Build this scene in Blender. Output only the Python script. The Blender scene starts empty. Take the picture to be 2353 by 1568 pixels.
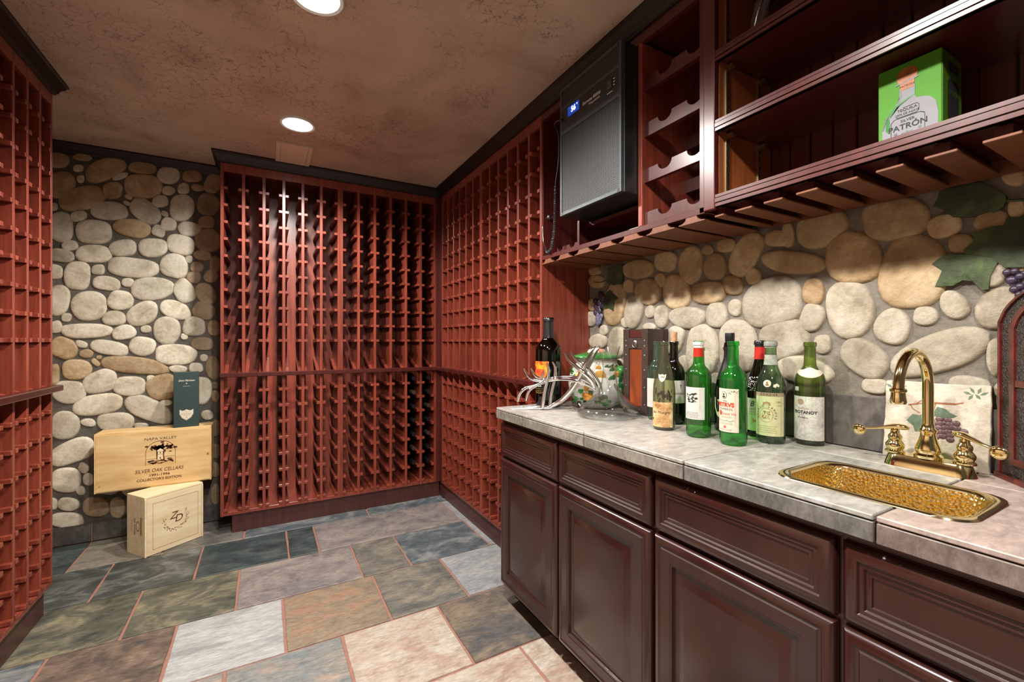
import bpy, bmesh, math, random
from mathutils import Matrix, Vector

# ------------------------------------------------------------------ camera
scene = bpy.context.scene
COL = scene.collection
R = math.radians
IMG_W, IMG_H = 2353.0, 1568.0
CX, CY = IMG_W / 2, IMG_H / 2
VP_Y, VP_X = 610.0, 2970.0            # vanishing points of the room's two horizontal axes
FOC = math.sqrt((CX - VP_Y) * (VP_X - CX))
YAW = math.atan((CX - VP_Y) / FOC)
CAM_H = 1.2
SN, CS = math.sin(YAW), math.cos(YAW)
cam_d = bpy.data.cameras.new('camera')
cam = bpy.data.objects.new('camera', cam_d)
COL.objects.link(cam)
cam.location = (0, 0, CAM_H)
cam.rotation_euler = (R(90), 0, -YAW)
cam_d.sensor_width = 36.0
cam_d.lens = 36.0 * FOC / IMG_W
cam_d.clip_start = 0.02
scene.camera = cam

# ------------------------------------------------------------------ world, exposure
scene.view_settings.view_transform = 'Standard'
scene.view_settings.look = 'None'
scene.view_settings.gamma = 1.0
scene.view_settings.use_curve_mapping = False
scene.view_settings.exposure = -0.25
world = bpy.data.worlds.new('world')
scene.world = world
world.use_nodes = True
wbg = world.node_tree.nodes['Background']
wbg.inputs[0].default_value = (1.0, 0.93, 0.86, 1)
wbg.inputs[1].default_value = 0.10
CAN_POWER = 136.0
CAN_COLOR = (1.0, 0.955, 0.89)

# ------------------------------------------------------------------ pixel helpers (a pixel gives a ray; the plane gives the place)
def ray(x, y):
    t = (x - CX) / FOC
    return Vector((SN + t * CS, CS - t * SN, -(y - CY) / FOC))
EYE = Vector((0, 0, CAM_H))
def PX(x, y, X): d = ray(x, y); return EYE + d * (X / d.x)
def PY(x, y, Y): d = ray(x, y); return EYE + d * (Y / d.y)
def PZ(x, y, Z): d = ray(x, y); return EYE + d * ((Z - CAM_H) / d.z)
def PW(x, y, W): return EYE + ray(x, y) * W

# ------------------------------------------------------------------ object helpers
FRAME = {}
def tag(o, label=None, cat=None, group=None, kind=None):
    if label: o['label'] = label
    if cat: o['category'] = cat
    if group: o['group'] = group
    if kind: o['kind'] = kind
    return o
def thing(name, label, cat, loc=(0, 0, 0), rotz=0.0, group=None):
    o = bpy.data.objects.new(name, None)
    COL.objects.link(o)
    o.empty_display_size = 0.05
    o.location = loc
    o.rotation_euler = (0, 0, rotz)
    FRAME[o.name] = Matrix.Translation(Vector(loc)) @ Matrix.Rotation(rotz, 4, 'Z')
    return tag(o, label, cat, group)
def link(name, me, parent=None):
    o = bpy.data.objects.new(name, me)
    COL.objects.link(o)
    if parent is not None:
        o.parent = parent
        FRAME[o.name] = FRAME.get(parent.name, Matrix.Identity(4))
    else:
        FRAME[o.name] = Matrix.Identity(4)
    return o

class MB:
    """collects geometry, then links it as one mesh object"""
    def __init__(s): s.v = []; s.f = []
    def add(s, vs, fs):
        b = len(s.v)
        s.v += [Vector(p) for p in vs]
        s.f += [tuple(i + b for i in f) for f in fs]
        return s
    def box(s, x0, x1, y0, y1, z0, z1):
        x0, x1 = min(x0, x1), max(x0, x1); y0, y1 = min(y0, y1), max(y0, y1); z0, z1 = min(z0, z1), max(z0, z1)
        return s.add([(x0, y0, z0), (x1, y0, z0), (x1, y1, z0), (x0, y1, z0), (x0, y0, z1), (x1, y0, z1), (x1, y1, z1), (x0, y1, z1)],
                     [(0, 3, 2, 1), (4, 5, 6, 7), (0, 1, 5, 4), (1, 2, 6, 5), (2, 3, 7, 6), (3, 0, 4, 7)])
    def lathe(s, prof, n=32, c=(0, 0, 0), cap=True):
        vs, fs = [], []
        m = len(prof)
        for r, z in prof:
            for k in range(n):
                a = 2 * math.pi * k / n
                vs.append((c[0] + r * math.cos(a), c[1] + r * math.sin(a), c[2] + z))
        for i in range(m - 1):
            for k in range(n):
                k2 = (k + 1) % n
                fs.append((i * n + k, i * n + k2, (i + 1) * n + k2, (i + 1) * n + k))
        if cap:
            fs.append(tuple(reversed(range(n))))
            fs.append(tuple(range((m - 1) * n, m * n)))
        return s.add(vs, fs)
    def tube(s, pts, rad, n=10):
        pts = [Vector(p) for p in pts]
        if not isinstance(rad, (list, tuple)): rad = [rad] * len(pts)
        vs, fs = [], []
        up = None
        for i, p in enumerate(pts):
            t = (pts[min(i + 1, len(pts) - 1)] - pts[max(i - 1, 0)]).normalized()
            if up is None:
                up = Vector((0, 0, 1)) if abs(t.z) < 0.9 else Vector((1, 0, 0))
            a = t.cross(up).normalized(); b = a.cross(t).normalized(); up = b
            for k in range(n):
                q = 2 * math.pi * k / n
                vs.append(p + (a * math.cos(q) + b * math.sin(q)) * rad[i])
        for i in range(len(pts) - 1):
            for k in range(n):
                k2 = (k + 1) % n
                fs.append((i * n + k, i * n + k2, (i + 1) * n + k2, (i + 1) * n + k))
        fs.append(tuple(reversed(range(n))))
        fs.append(tuple(range((len(pts) - 1) * n, len(pts) * n)))
        return s.add(vs, fs)
    def poly(s, pts, off):
        """prism: a polygon pushed along the vector off"""
        n = len(pts); off = Vector(off)
        vs = [Vector(p) for p in pts] + [Vector(p) + off for p in pts]
        fs = [tuple(range(n)), tuple(reversed(range(n, 2 * n)))]
        for k in range(n):
            k2 = (k + 1) % n
            fs.append((k, k + n, k2 + n, k2))
        return s.add(vs, fs)
    def ball(s, c, r, n=12, m=7, sc=(1, 1, 1)):
        prof = [(r * math.sin(math.pi * (i + .02) / (m - .0 + .04)), -r * math.cos(math.pi * (i + .02) / (m + .04))) for i in range(m + 1)]
        b = len(s.v)
        s.lathe(prof, n)
        for i in range(b, len(s.v)):
            p = s.v[i]
            s.v[i] = Vector((c[0] + p.x * sc[0], c[1] + p.y * sc[1], c[2] + p.z * sc[2]))
        return s
    def xf(s, M):
        s.v = [M @ p for p in s.v]
        return s
    def mesh(s, name, mat, smooth=None, bevel=0.0, seg=1):
        me = bpy.data.meshes.new(name)
        me.from_pydata([tuple(p) for p in s.v], [], s.f)
        bm = bmesh.new(); bm.from_mesh(me)
        bmesh.ops.recalc_face_normals(bm, faces=bm.faces)
        if bevel:
            bmesh.ops.bevel(bm, geom=[e for e in bm.edges if e.is_manifold and e.calc_face_angle(0) > 0.5], offset=bevel, segments=seg, affect='EDGES', profile=0.6, clamp_overlap=True)
        bm.to_mesh(me); bm.free()
        if smooth is not None:
            me.polygons.foreach_set('use_smooth', [True] * len(me.polygons))
            me.set_sharp_from_angle(angle=R(smooth))
        if mat is not None: me.materials.append(mat)
        return me
    def build(s, name, mat, parent=None, world=True, **k):
        if parent is not None and world:
            s.xf(FRAME[parent.name].inverted())
        return link(name, s.mesh(name, mat, **k), parent)

def struct(name, mb, mat, **k):
    return tag(mb.build(name, mat, **k), kind='structure')

def smooth_pts(pts, n=6):
    """Catmull-Rom through points (vectors of any size, given as tuples)"""
    P = [pts[0]] + list(pts) + [pts[-1]]
    out = []
    for i in range(1, len(P) - 2):
        for k in range(n):
            t = k / n
            out.append(tuple(0.5 * ((2 * b) + (-a + c) * t + (2 * a - 5 * b + 4 * c - d) * t * t + (-a + 3 * b - 3 * c + d) * t ** 3)
                             for a, b, c, d in zip(P[i - 1], P[i], P[i + 1], P[i + 2])))
    out.append(tuple(pts[-1]))
    return out

def sweep(path, prof, z0=0.0):
    """moulding: closed profile (out, z) swept along a plan polyline, mitred; 'out' points to the right of travel"""
    mb = MB()
    pts = [Vector((p[0], p[1])) for p in path]
    n = len(pts); m = len(prof)
    offs = []
    for i in range(n):
        d0 = (pts[i] - pts[i - 1]).normalized() if i > 0 else None
        d1 = (pts[i + 1] - pts[i]).normalized() if i < n - 1 else None
        if d0 is None: d0 = d1
        if d1 is None: d1 = d0
        n0 = Vector((d0.y, -d0.x)); n1 = Vector((d1.y, -d1.x))
        b = (n0 + n1); b = b / max(b.length_squared / 2, 1e-6)
        offs.append(b)
    vs, fs = [], []
    for i in range(n):
        for o, z in prof:
            q = pts[i] + offs[i] * o
            vs.append((q.x, q.y, z0 + z))
    for i in range(n - 1):
        for k in range(m):
            k2 = (k + 1) % m
            fs.append((i * m + k, i * m + k2, (i + 1) * m + k2, (i + 1) * m + k))
    fs.append(tuple(range(m))); fs.append(tuple(reversed(range((n - 1) * m, n * m))))
    return mb.add(vs, fs)

# ------------------------------------------------------------------ materials
def srgb(r, g, b):
    f = lambda c: ((c / 255 + 0.055) / 1.055) ** 2.4 if c > 10 else c / 255 / 12.92
    return (f(r), f(g), f(b), 1)
def newmat(name):
    m = bpy.data.materials.new(name)
    m.use_nodes = True
    return m, m.node_tree, m.node_tree.nodes['Principled BSDF']
def N(nt, t, **k):
    n = nt.nodes.new(t)
    for a, b in k.items():
        if a in n.inputs.keys() if isinstance(a, str) else False: n.inputs[a].default_value = b
        else: setattr(n, a, b)
    return n
def ramp(nt, stops, interp='LINEAR'):
    n = nt.nodes.new('ShaderNodeValToRGB')
    n.color_ramp.interpolation = interp
    el = n.color_ramp.elements
    while len(el) < len(stops): el.new(0.5)
    for e, (p, c) in zip(el, stops):
        e.position = p; e.color = c
    return n
def noise(nt, scale, detail=4, rough=0.55, vec=None, w=None, dist=0.0):
    n = nt.nodes.new('ShaderNodeTexNoise')
    n.inputs['Scale'].default_value = scale
    n.inputs['Detail'].default_value = detail
    n.inputs['Roughness'].default_value = rough
    n.inputs['Distortion'].default_value = dist
    if w is not None:
        n.noise_dimensions = '4D'
        nt.links.new(w, n.inputs['W'])
    if vec is not None: nt.links.new(vec, n.inputs['Vector'])
    return n
def coords(nt, scale=(1, 1, 1), space='Object'):
    tc = nt.nodes.new('ShaderNodeTexCoord')
    mp = nt.nodes.new('ShaderNodeMapping')
    mp.inputs['Scale'].default_value = scale
    nt.links.new(tc.outputs[space], mp.inputs['Vector'])
    return mp.outputs['Vector']
def rnd(nt, mul=40.0):
    oi = nt.nodes.new('ShaderNodeObjectInfo')
    m = nt.nodes.new('ShaderNodeMath'); m.operation = 'MULTIPLY'; m.inputs[1].default_value = mul
    nt.links.new(oi.outputs['Random'], m.inputs[0])
    return oi.outputs['Random'], m.outputs[0]
def bump(nt, bsdf, height, strength=0.3, dist=0.002):
    b = nt.nodes.new('ShaderNodeBump')
    b.inputs['Strength'].default_value = strength
    b.inputs['Distance'].default_value = dist
    nt.links.new(height, b.inputs['Height'])
    nt.links.new(b.outputs['Normal'], bsdf.inputs['Normal'])
def plain(name, col, rough=0.5, metal=0.0, coat=0.0, var=0.08, bumps=0.0):
    m, nt, b = newmat(name)
    n = noise(nt, 60, 4, vec=coords(nt))
    c0 = tuple(c * (1 - var) for c in col[:3]) + (1,); c1 = tuple(min(1, c * (1 + var)) for c in col[:3]) + (1,)
    r = ramp(nt, [(0.3, c0), (0.7, c1)])
    nt.links.new(n.outputs['Fac'], r.inputs[0])
    nt.links.new(r.outputs[0], b.inputs['Base Color'])
    b.inputs['Roughness'].default_value = rough
    b.inputs['Metallic'].default_value = metal
    b.inputs['Coat Weight'].default_value = coat
    if bumps: bump(nt, b, n.outputs['Fac'], bumps, 0.001)
    return m
def wood(name, c0, c1, rough=0.35, grain=(55, 55, 4), coat=0.25, var=0.5):
    m, nt, b = newmat(name)
    rv, rw = rnd(nt)
    n = noise(nt, 1.0, 6, 0.6, coords(nt, grain), rw, 0.4)
    r = ramp(nt, [(0.28, c0), (0.72, c1)])
    nt.links.new(n.outputs['Fac'], r.inputs[0])
    hs = nt.nodes.new('ShaderNodeHueSaturation')
    mr = nt.nodes.new('ShaderNodeMapRange')
    mr.inputs[3].default_value = 1 - var * 0.3; mr.inputs[4].default_value = 1 + var * 0.3
    nt.links.new(rv, mr.inputs[0]); nt.links.new(mr.outputs[0], hs.inputs['Value'])
    nt.links.new(r.outputs[0], hs.inputs['Color'])
    nt.links.new(hs.outputs[0], b.inputs['Base Color'])
    b.inputs['Roughness'].default_value = rough
    b.inputs['Coat Weight'].default_value = coat
    b.inputs['Coat Roughness'].default_value = 0.2
    bump(nt, b, n.outputs['Fac'], 0.08, 0.001)
    return m
def tone(c, sat=0.62, val=0.80):
    g = 0.3 * c[0] + 0.55 * c[1] + 0.15 * c[2]
    return tuple((g + (x - g) * sat) * val for x in c[:3]) + (1,)
def slate(name, cols, scale=5.0, stretch=(1, 1.6, 1), rough=0.42, bm=0.5, sat=0.62, val=0.80):
    """layered stone: broad colour fields, streaks and fine relief; every piece draws its own pattern"""
    m, nt, b = newmat(name)
    rv, rw = rnd(nt, 60)
    v = coords(nt, stretch)
    n1 = noise(nt, scale, 7, 0.62, v, rw, 1.2)
    n2 = noise(nt, scale * 6, 6, 0.7, coords(nt, (stretch[0], stretch[1] * 2.2, 1)), rw, 0.6)
    k = len(cols)
    cols = [tone(c, sat, val) for c in cols]
    r = ramp(nt, [(0.35 + 0.28 * i / max(1, k - 1), c) for i, c in enumerate(cols)])
    nt.links.new(n1.outputs['Fac'], r.inputs[0])
    mx = nt.nodes.new('ShaderNodeMix'); mx.data_type = 'RGBA'; mx.blend_type = 'OVERLAY'
    mx.inputs[0].default_value = 0.9
    nt.links.new(r.outputs[0], mx.inputs[6])
    nt.links.new(n2.outputs['Fac'], mx.inputs[7])
    nt.links.new(mx.outputs[2], b.inputs['Base Color'])
    b.inputs['Roughness'].default_value = rough
    mm = nt.nodes.new('ShaderNodeMath'); mm.operation = 'ADD'
    nt.links.new(n1.outputs['Fac'], mm.inputs[0]); nt.links.new(n2.outputs['Fac'], mm.inputs[1])
    bump(nt, b, mm.outputs[0], bm, 0.004)
    return m
def rock(name, c0, c1, c2):
    m, nt, b = newmat(name)
    rv, rw = rnd(nt, 60)
    n1 = noise(nt, 9, 6, 0.6, coords(nt), rw, 0.6)
    n2 = noise(nt, 60, 6, 0.75, coords(nt), rw)
    r = ramp(nt, [(0.3, c0), (0.5, c1), (0.72, c2)])
    nt.links.new(n1.outputs['Fac'], r.inputs[0])
    mx = nt.nodes.new('ShaderNodeMix'); mx.data_type = 'RGBA'; mx.blend_type = 'OVERLAY'; mx.inputs[0].default_value = 0.55
    nt.links.new(r.outputs[0], mx.inputs[6]); nt.links.new(n2.outputs['Fac'], mx.inputs[7])
    hs = nt.nodes.new('ShaderNodeHueSaturation')
    mr = nt.nodes.new('ShaderNodeMapRange'); mr.inputs[3].default_value = 0.82; mr.inputs[4].default_value = 1.15
    nt.links.new(rv, mr.inputs[0]); nt.links.new(mr.outputs[0], hs.inputs['Value'])
    nt.links.new(mx.outputs[2], hs.inputs['Color']); nt.links.new(hs.outputs[0], b.inputs['Base Color'])
    b.inputs['Roughness'].default_value = 0.6
    mm = nt.nodes.new('ShaderNodeMath'); mm.operation = 'ADD'
    nt.links.new(n1.outputs['Fac'], mm.inputs[0]); nt.links.new(n2.outputs['Fac'], mm.inputs[1])
    bump(nt, b, mm.outputs[0], 0.8, 0.005)
    return m
def glass(name, face, edge, rough=0.03, f0=0.07, pwr=4.5, body=0.0):
    """thin-walled glass: tinted see-through body, deeper tint where the wall is seen edge-on, Fresnel gloss"""
    m, nt, b = newmat(name)
    nt.nodes.remove(b)
    out = [n for n in nt.nodes if n.type == 'OUTPUT_MATERIAL'][0]
    lw = nt.nodes.new('ShaderNodeLayerWeight'); lw.inputs[0].default_value = 0.35
    lf = nt.nodes.new('ShaderNodeLayerWeight'); lf.inputs[0].default_value = 0.5
    r = ramp(nt, [(0.15, face), (0.95, edge)])
    nt.links.new(lw.outputs['Facing'], r.inputs[0])
    tr = nt.nodes.new('ShaderNodeBsdfTransparent')
    nt.links.new(r.outputs[0], tr.inputs[0])
    gl = nt.nodes.new('ShaderNodeBsdfGlossy'); gl.inputs['Roughness'].default_value = rough
    pw = nt.nodes.new('ShaderNodeMath'); pw.operation = 'POWER'; pw.inputs[1].default_value = pwr
    nt.links.new(lf.outputs['Facing'], pw.inputs[0])
    fr = nt.nodes.new('ShaderNodeMath'); fr.operation = 'MULTIPLY_ADD'; fr.inputs[1].default_value = 0.90; fr.inputs[2].default_value = f0
    nt.links.new(pw.outputs[0], fr.inputs[0])
    mx = nt.nodes.new('ShaderNodeMixShader')
    nt.links.new(fr.outputs[0], mx.inputs[0])
    base = tr.outputs[0]
    if body:                                   # light caught in the tinted wall and the film of dust on it
        tl = nt.nodes.new('ShaderNodeBsdfTranslucent'); df = nt.nodes.new('ShaderNodeBsdfDiffuse')
        ad = nt.nodes.new('ShaderNodeMixShader'); mb_ = nt.nodes.new('ShaderNodeMixShader'); mb_.inputs[0].default_value = body
        nt.links.new(r.outputs[0], tl.inputs[0]); nt.links.new(r.outputs[0], df.inputs[0])
        nt.links.new(tl.outputs[0], ad.inputs[1]); nt.links.new(df.outputs[0], ad.inputs[2])
        nt.links.new(tr.outputs[0], mb_.inputs[1]); nt.links.new(ad.outputs[0], mb_.inputs[2])
        base = mb_.outputs[0]
    nt.links.new(base, mx.inputs[1]); nt.links.new(gl.outputs[0], mx.inputs[2])
    nt.links.new(mx.outputs[0], out.inputs[0])
    return m
def emit(name, col, st):
    m, nt, b = newmat(name)
    b.inputs['Base Color'].default_value = col
    b.inputs['Emission Color'].default_value = col
    b.inputs['Emission Strength'].default_value = st
    return m

M = {}
M['cherry'] = wood('cherry_stained_wood', (0.125, 0.021, 0.012, 1), (0.310, 0.062, 0.034, 1), 0.34)
M['cherry_dark'] = wood('dark_cherry_wood', (0.042, 0.0075, 0.0065, 1), (0.090, 0.015, 0.012, 1), 0.30)
M['mahogany'] = wood('mahogany_cabinet_wood', (0.022, 0.0056, 0.0042, 1), (0.036, 0.0088, 0.0066, 1), 0.27, (20, 20, 3), 0.5, 0.1)
M['crown'] = wood('black_brown_moulding', (0.008, 0.0045, 0.004, 1), (0.014, 0.0075, 0.006, 1), 0.5, coat=0.08)
M['kick'] = wood('toe_board_wood', (0.045, 0.012, 0.010, 1), (0.080, 0.020, 0.016, 1), 0.45)
M['plank'] = wood('plank_underside', (0.095, 0.026, 0.008, 1), (0.175, 0.050, 0.015, 1), 0.5, coat=0.08)
M['orange_wood'] = wood('orange_side_wood', (0.20, 0.050, 0.013, 1), (0.36, 0.105, 0.030, 1), 0.4)
M['pine'] = wood('pine_crate', srgb(205, 160, 100), srgb(236, 205, 150), 0.5, (4, 30, 26), 0.1, 0.25)
M['pine_pale'] = wood('pale_pine_crate', srgb(222, 196, 150), srgb(243, 226, 190), 0.5, (4, 30, 26), 0.1, 0.25)
M['mortar'] = rock('mortar', srgb(62, 57, 50), srgb(82, 76, 67), srgb(104, 97, 87))
M['mortar_light'] = rock('mortar_light', srgb(84, 78, 69), srgb(106, 99, 89), srgb(126, 118, 107))
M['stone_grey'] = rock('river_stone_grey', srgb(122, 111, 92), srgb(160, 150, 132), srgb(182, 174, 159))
M['stone_grey_lit'] = rock('river_stone_grey_lit', srgb(152, 141, 119), srgb(196, 186, 165), srgb(216, 208, 192))  # the grey stone again, lightened to paint in lamplight on the back wall
M['stone_tan'] = rock('river_stone_tan', srgb(132, 104, 72), srgb(168, 142, 106), srgb(190, 172, 142))
M['stone_brown'] = rock('river_stone_brown', srgb(126, 104, 78), srgb(152, 130, 102), srgb(172, 154, 128))
M['grout'] = plain('pink_grout', srgb(156, 112, 97), 0.85, var=0.12, bumps=0.3)
M['leafpaint'] = rock('painted_leaf', srgb(30, 42, 22), srgb(48, 60, 32), srgb(86, 104, 56))
M['grapepaint'] = plain('painted_grape', srgb(58, 48, 66), 0.35, var=0.3)
M['grapepale'] = plain('painted_grape_pale', srgb(98, 94, 120), 0.4, var=0.2)
SL = {
    'teal': slate('slate_teal', [srgb(46, 62, 62), srgb(60, 80, 82), srgb(86, 102, 100)]),
    'dark': slate('slate_dark', [srgb(56, 64, 62), srgb(74, 84, 80), srgb(128, 132, 122)]),
    'olive': slate('slate_olive', [srgb(66, 74, 62), srgb(104, 104, 82), srgb(160, 146, 96)]),
    'purple': slate('slate_purple', [srgb(120, 108, 110), srgb(152, 138, 134), srgb(176, 156, 140)]),
    'greyolive': slate('slate_greyolive', [srgb(100, 102, 96), srgb(130, 124, 110), srgb(164, 148, 116)]),
    'blue': slate('slate_blue', [srgb(76, 92, 102), srgb(100, 114, 122), srgb(150, 152, 148)]),
    'rust': slate('slate_rust', [srgb(70, 66, 64), srgb(118, 94, 78), srgb(158, 122, 90)]),
    'white': slate('slate_white', [srgb(164, 164, 162), srgb(190, 190, 188), srgb(208, 206, 200)], 4, (1, 3, 1)),
    'gold': slate('slate_gold', [srgb(140, 118, 92), srgb(164, 138, 100), srgb(184, 132, 84)]),
    'paleblue': slate('slate_paleblue', [srgb(142, 148, 152), srgb(162, 166, 170), srgb(180, 180, 178)]),
    'cream': slate('slate_cream', [srgb(196, 150, 118), srgb(206, 180, 150), srgb(216, 204, 184)]),
    'bluetan': slate('slate_bluetan', [srgb(126, 140, 142), srgb(158, 150, 138), srgb(190, 156, 130)]),
    'brownblue': slate('slate_brownblue', [srgb(84, 92, 98), srgb(116, 104, 92), srgb(150, 128, 96)]),
    'tan': slate('slate_tan', [srgb(120, 112, 92), srgb(146, 136, 112), srgb(164, 142, 122)]),
    'greybrown': slate('slate_greybrown', [srgb(94, 90, 84), srgb(114, 108, 100), srgb(146, 136, 124)]),
    'base': slate('slate_base', [srgb(66, 60, 56), srgb(84, 76, 70), srgb(106, 96, 84)]),
    'counter': slate('slate_counter', [srgb(166, 156, 144), srgb(184, 174, 162), srgb(196, 188, 178)], 4, (1, 1, 1), 0.36, 0.2),
    'counter_grey': slate('slate_counter_grey', [srgb(150, 146, 138), srgb(170, 166, 156), srgb(186, 182, 172)], 4, (1, 1, 1), 0.36, 0.2),
    'counter_pink': slate('slate_counter_pink', [srgb(172, 142, 130), srgb(190, 160, 146), srgb(200, 176, 162)], 4, (1, 1, 1), 0.38, 0.2),
    'edge': slate('slate_edge', [srgb(120, 112, 100), srgb(142, 132, 118), srgb(160, 150, 134)], 6, (1, 1, 1), 0.45, 0.4),
    'edge_dark': slate('slate_edge_dark', [srgb(92, 90, 84), srgb(112, 108, 102), srgb(132, 126, 118)], 6, (1, 1, 1), 0.45, 0.4),
    'edge_pink': slate('slate_edge_pink', [srgb(108, 88, 80), srgb(128, 106, 96), srgb(146, 124, 112)], 6, (1, 1, 1), 0.45, 0.4),
    'splash': slate('slate_splash', [srgb(84, 76, 72), srgb(100, 92, 87), srgb(116, 106, 100)], 4, (1, 1, 1), 0.35, 0.2),
}
def brass(name, c, rough, hammered=False):
    m, nt, b = newmat(name)
    b.inputs['Base Color'].default_value = c
    b.inputs['Metallic'].default_value = 1.0
    b.inputs['Roughness'].default_value = rough
    if hammered:
        vo = nt.nodes.new('ShaderNodeTexVoronoi'); vo.inputs['Scale'].default_value = 150
        nt.links.new(coords(nt), vo.inputs['Vector'])
        bump(nt, b, vo.outputs['Distance'], 0.9, 0.0022)
    else:
        n = noise(nt, 30, 3, vec=coords(nt))
        bump(nt, b, n.outputs['Fac'], 0.03, 0.001)
    return m
M['brass'] = brass('polished_brass', (0.80, 0.67, 0.34, 1), 0.09)
M['brass_rim'] = brass('brass_rim', (0.62, 0.52, 0.30, 1), 0.14)
M['hammered'] = brass('hammered_brass', (0.86, 0.66, 0.27, 1), 0.20, True)
M['chrome'] = brass('polished_aluminium', (0.86, 0.87, 0.88, 1), 0.10)
M['strip'] = brass('brass_strip', (0.62, 0.50, 0.28, 1), 0.35)
M['pewter'] = brass('pewter_metal', (0.35, 0.33, 0.31, 1), 0.35)
M['black_metal'] = plain('black_metal', (0.011, 0.013, 0.015, 1), 0.42, 0.0, 0.1, 0.1)
M['grey_metal'] = plain('slate_grey_metal', (0.055, 0.066, 0.072, 1), 0.42, 0.3, 0.1, 0.1)
M['black'] = plain('black_plastic', (0.008, 0.008, 0.009, 1), 0.4)
M['ink'] = plain('black_ink', (0.014, 0.012, 0.011, 1), 0.7)
M['brown_ink'] = plain('burnt_brown_ink', srgb(84, 38, 16), 0.7, var=0.25)
M['tan_ink'] = plain('faded_brown_ink', srgb(150, 104, 62), 0.7, var=0.25)
M['red_ink'] = plain('red_ink', srgb(206, 52, 24), 0.7)
M['white_ink'] = plain('white_ink', srgb(225, 225, 220), 0.6)
M['gold_ink'] = plain('gold_ink', srgb(196, 160, 96), 0.5)
M['paper'] = plain('cream_paper', srgb(206, 197, 176), 0.75, var=0.06)
M['paper_white'] = plain('white_paper', srgb(196, 193, 186), 0.75, var=0.07)
M['paper_aged'] = slate('aged_paper', [srgb(158, 116, 70), srgb(196, 158, 108), srgb(226, 206, 166)], 14, (1, 1, 1), 0.8, 0.05, 1.0, 1.0)
M['paper_green'] = plain('greenish_paper', srgb(186, 186, 142), 0.75, var=0.08)
M['paper_stain'] = slate('stained_paper', [srgb(160, 156, 148), srgb(186, 182, 174), srgb(200, 197, 190)], 20, (1, 1, 1), 0.8, 0.05, 1.0, 1.0)
M['taupe'] = plain('taupe_band', srgb(150, 132, 106), 0.7)
M['cork'] = plain('cork', srgb(176, 132, 98), 0.85, var=0.25)
M['red_foil'] = plain('red_foil', srgb(186, 42, 30), 0.4, 0.2, var=0.1)
M['white_foil'] = plain('torn_white_foil', srgb(210, 210, 210), 0.45, 0.4, var=0.3)
M['black_foil'] = plain('black_foil', (0.010, 0.010, 0.011, 1), 0.3, 0.0, 0.4)
M['flame_print'] = slate('flame_print', [srgb(150, 30, 50), srgb(226, 60, 20), srgb(250, 170, 30)], 26, (1, 1, 1), 0.5, 0.0, 1.0, 1.0)
M['g_green'] = glass('green_glass', (0.26, 0.74, 0.20, 1), (0.015, 0.13, 0.018, 1), body=0.06)
M['g_bright'] = glass('bright_green_glass', (0.12, 0.80, 0.18, 1), (0.005, 0.20, 0.028, 1), body=0.10)
M['g_olive'] = glass('olive_glass', (0.46, 0.58, 0.20, 1), (0.045, 0.085, 0.015, 1), body=0.06)
M['g_smoke'] = glass('smoky_old_glass', (0.58, 0.60, 0.40, 1), (0.060, 0.075, 0.030, 1), body=0.09)
M['g_dark'] = glass('near_black_glass', (0.12, 0.13, 0.055, 1), (0.008, 0.010, 0.005, 1))
M['g_pale'] = glass('pale_green_glass', (0.58, 0.80, 0.66, 1), (0.10, 0.24, 0.15, 1), body=0.06)
M['g_sage'] = glass('sage_green_glass', (0.46, 0.62, 0.40, 1), (0.05, 0.11, 0.05, 1), body=0.06)
M['g_clear'] = glass('clear_glass', (0.98, 0.985, 0.985, 1), (0.58, 0.62, 0.62, 1), 0.05, 0.085, 2.6)
M['dust'] = rock('dust_and_wax', srgb(80, 92, 80), srgb(140, 146, 132), srgb(190, 190, 178))
M['leather'] = plain('embossed_leather', srgb(52, 36, 30), 0.5, var=0.3, bumps=0.8)
M['carved'] = None
M['panel_wood'] = wood('orange_veneer', srgb(82, 30, 10), srgb(140, 60, 20), 0.35, (26, 26, 5), 0.4, 0.2)
M['dark_wood'] = wood('dark_walnut', srgb(38, 22, 16), srgb(64, 38, 27), 0.4)
M['dp_green'] = plain('dark_green_board', srgb(38, 58, 56), 0.55, var=0.06)
M['lime'] = plain('lime_green_card', srgb(66, 132, 4), 0.65, 0, 0.0, 0.04)
M['lime_dark'] = plain('olive_green_card', srgb(70, 110, 20), 0.4, var=0.05)
M['bottle_print'] = plain('printed_bottle_grey', srgb(132, 132, 138), 0.7, var=0.03)
M['cork_print'] = plain('printed_cork', srgb(150, 88, 40), 0.5, var=0.35)
M['tumbled'] = rock('tumbled_marble', srgb(166, 153, 134), srgb(192, 182, 165), srgb(206, 198, 184))
M['grape_glaze'] = plain('glazed_grape', srgb(96, 70, 72), 0.4, var=0.25)
M['leaf_glaze'] = plain('glazed_leaf', srgb(92, 112, 92), 0.45, var=0.25)
M['vine_glaze'] = plain('glazed_vine', srgb(150, 96, 64), 0.5, var=0.2)
M['majolica'] = plain('white_majolica', srgb(205, 205, 196), 0.18, 0, 0.5, 0.02)
M['maj_green'] = plain('majolica_green', srgb(50, 118, 54), 0.2, 0, 0.5, 0.35)
M['maj_dark'] = plain('majolica_olive', srgb(70, 88, 54), 0.2, 0, 0.5, 0.3)
M['maj_pear'] = plain('majolica_pear', srgb(220, 168, 84), 0.2, 0, 0.5, 0.25)
M['maj_orange'] = plain('majolica_orange', srgb(196, 132, 44), 0.2, 0, 0.5, 0.2)
M['maj_lid'] = plain('majolica_lid_fruit', srgb(204, 140, 112), 0.25, 0, 0.5, 0.3)
M['lens'] = emit('lamp_lens', (1.0, 0.96, 0.90, 1), 26.0)
M['trimwhite'] = plain('white_lamp_trim', srgb(225, 222, 215), 0.45)
M['lcd'] = emit('blue_display', (0.01, 0.05, 0.42, 1), 0.9)
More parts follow.
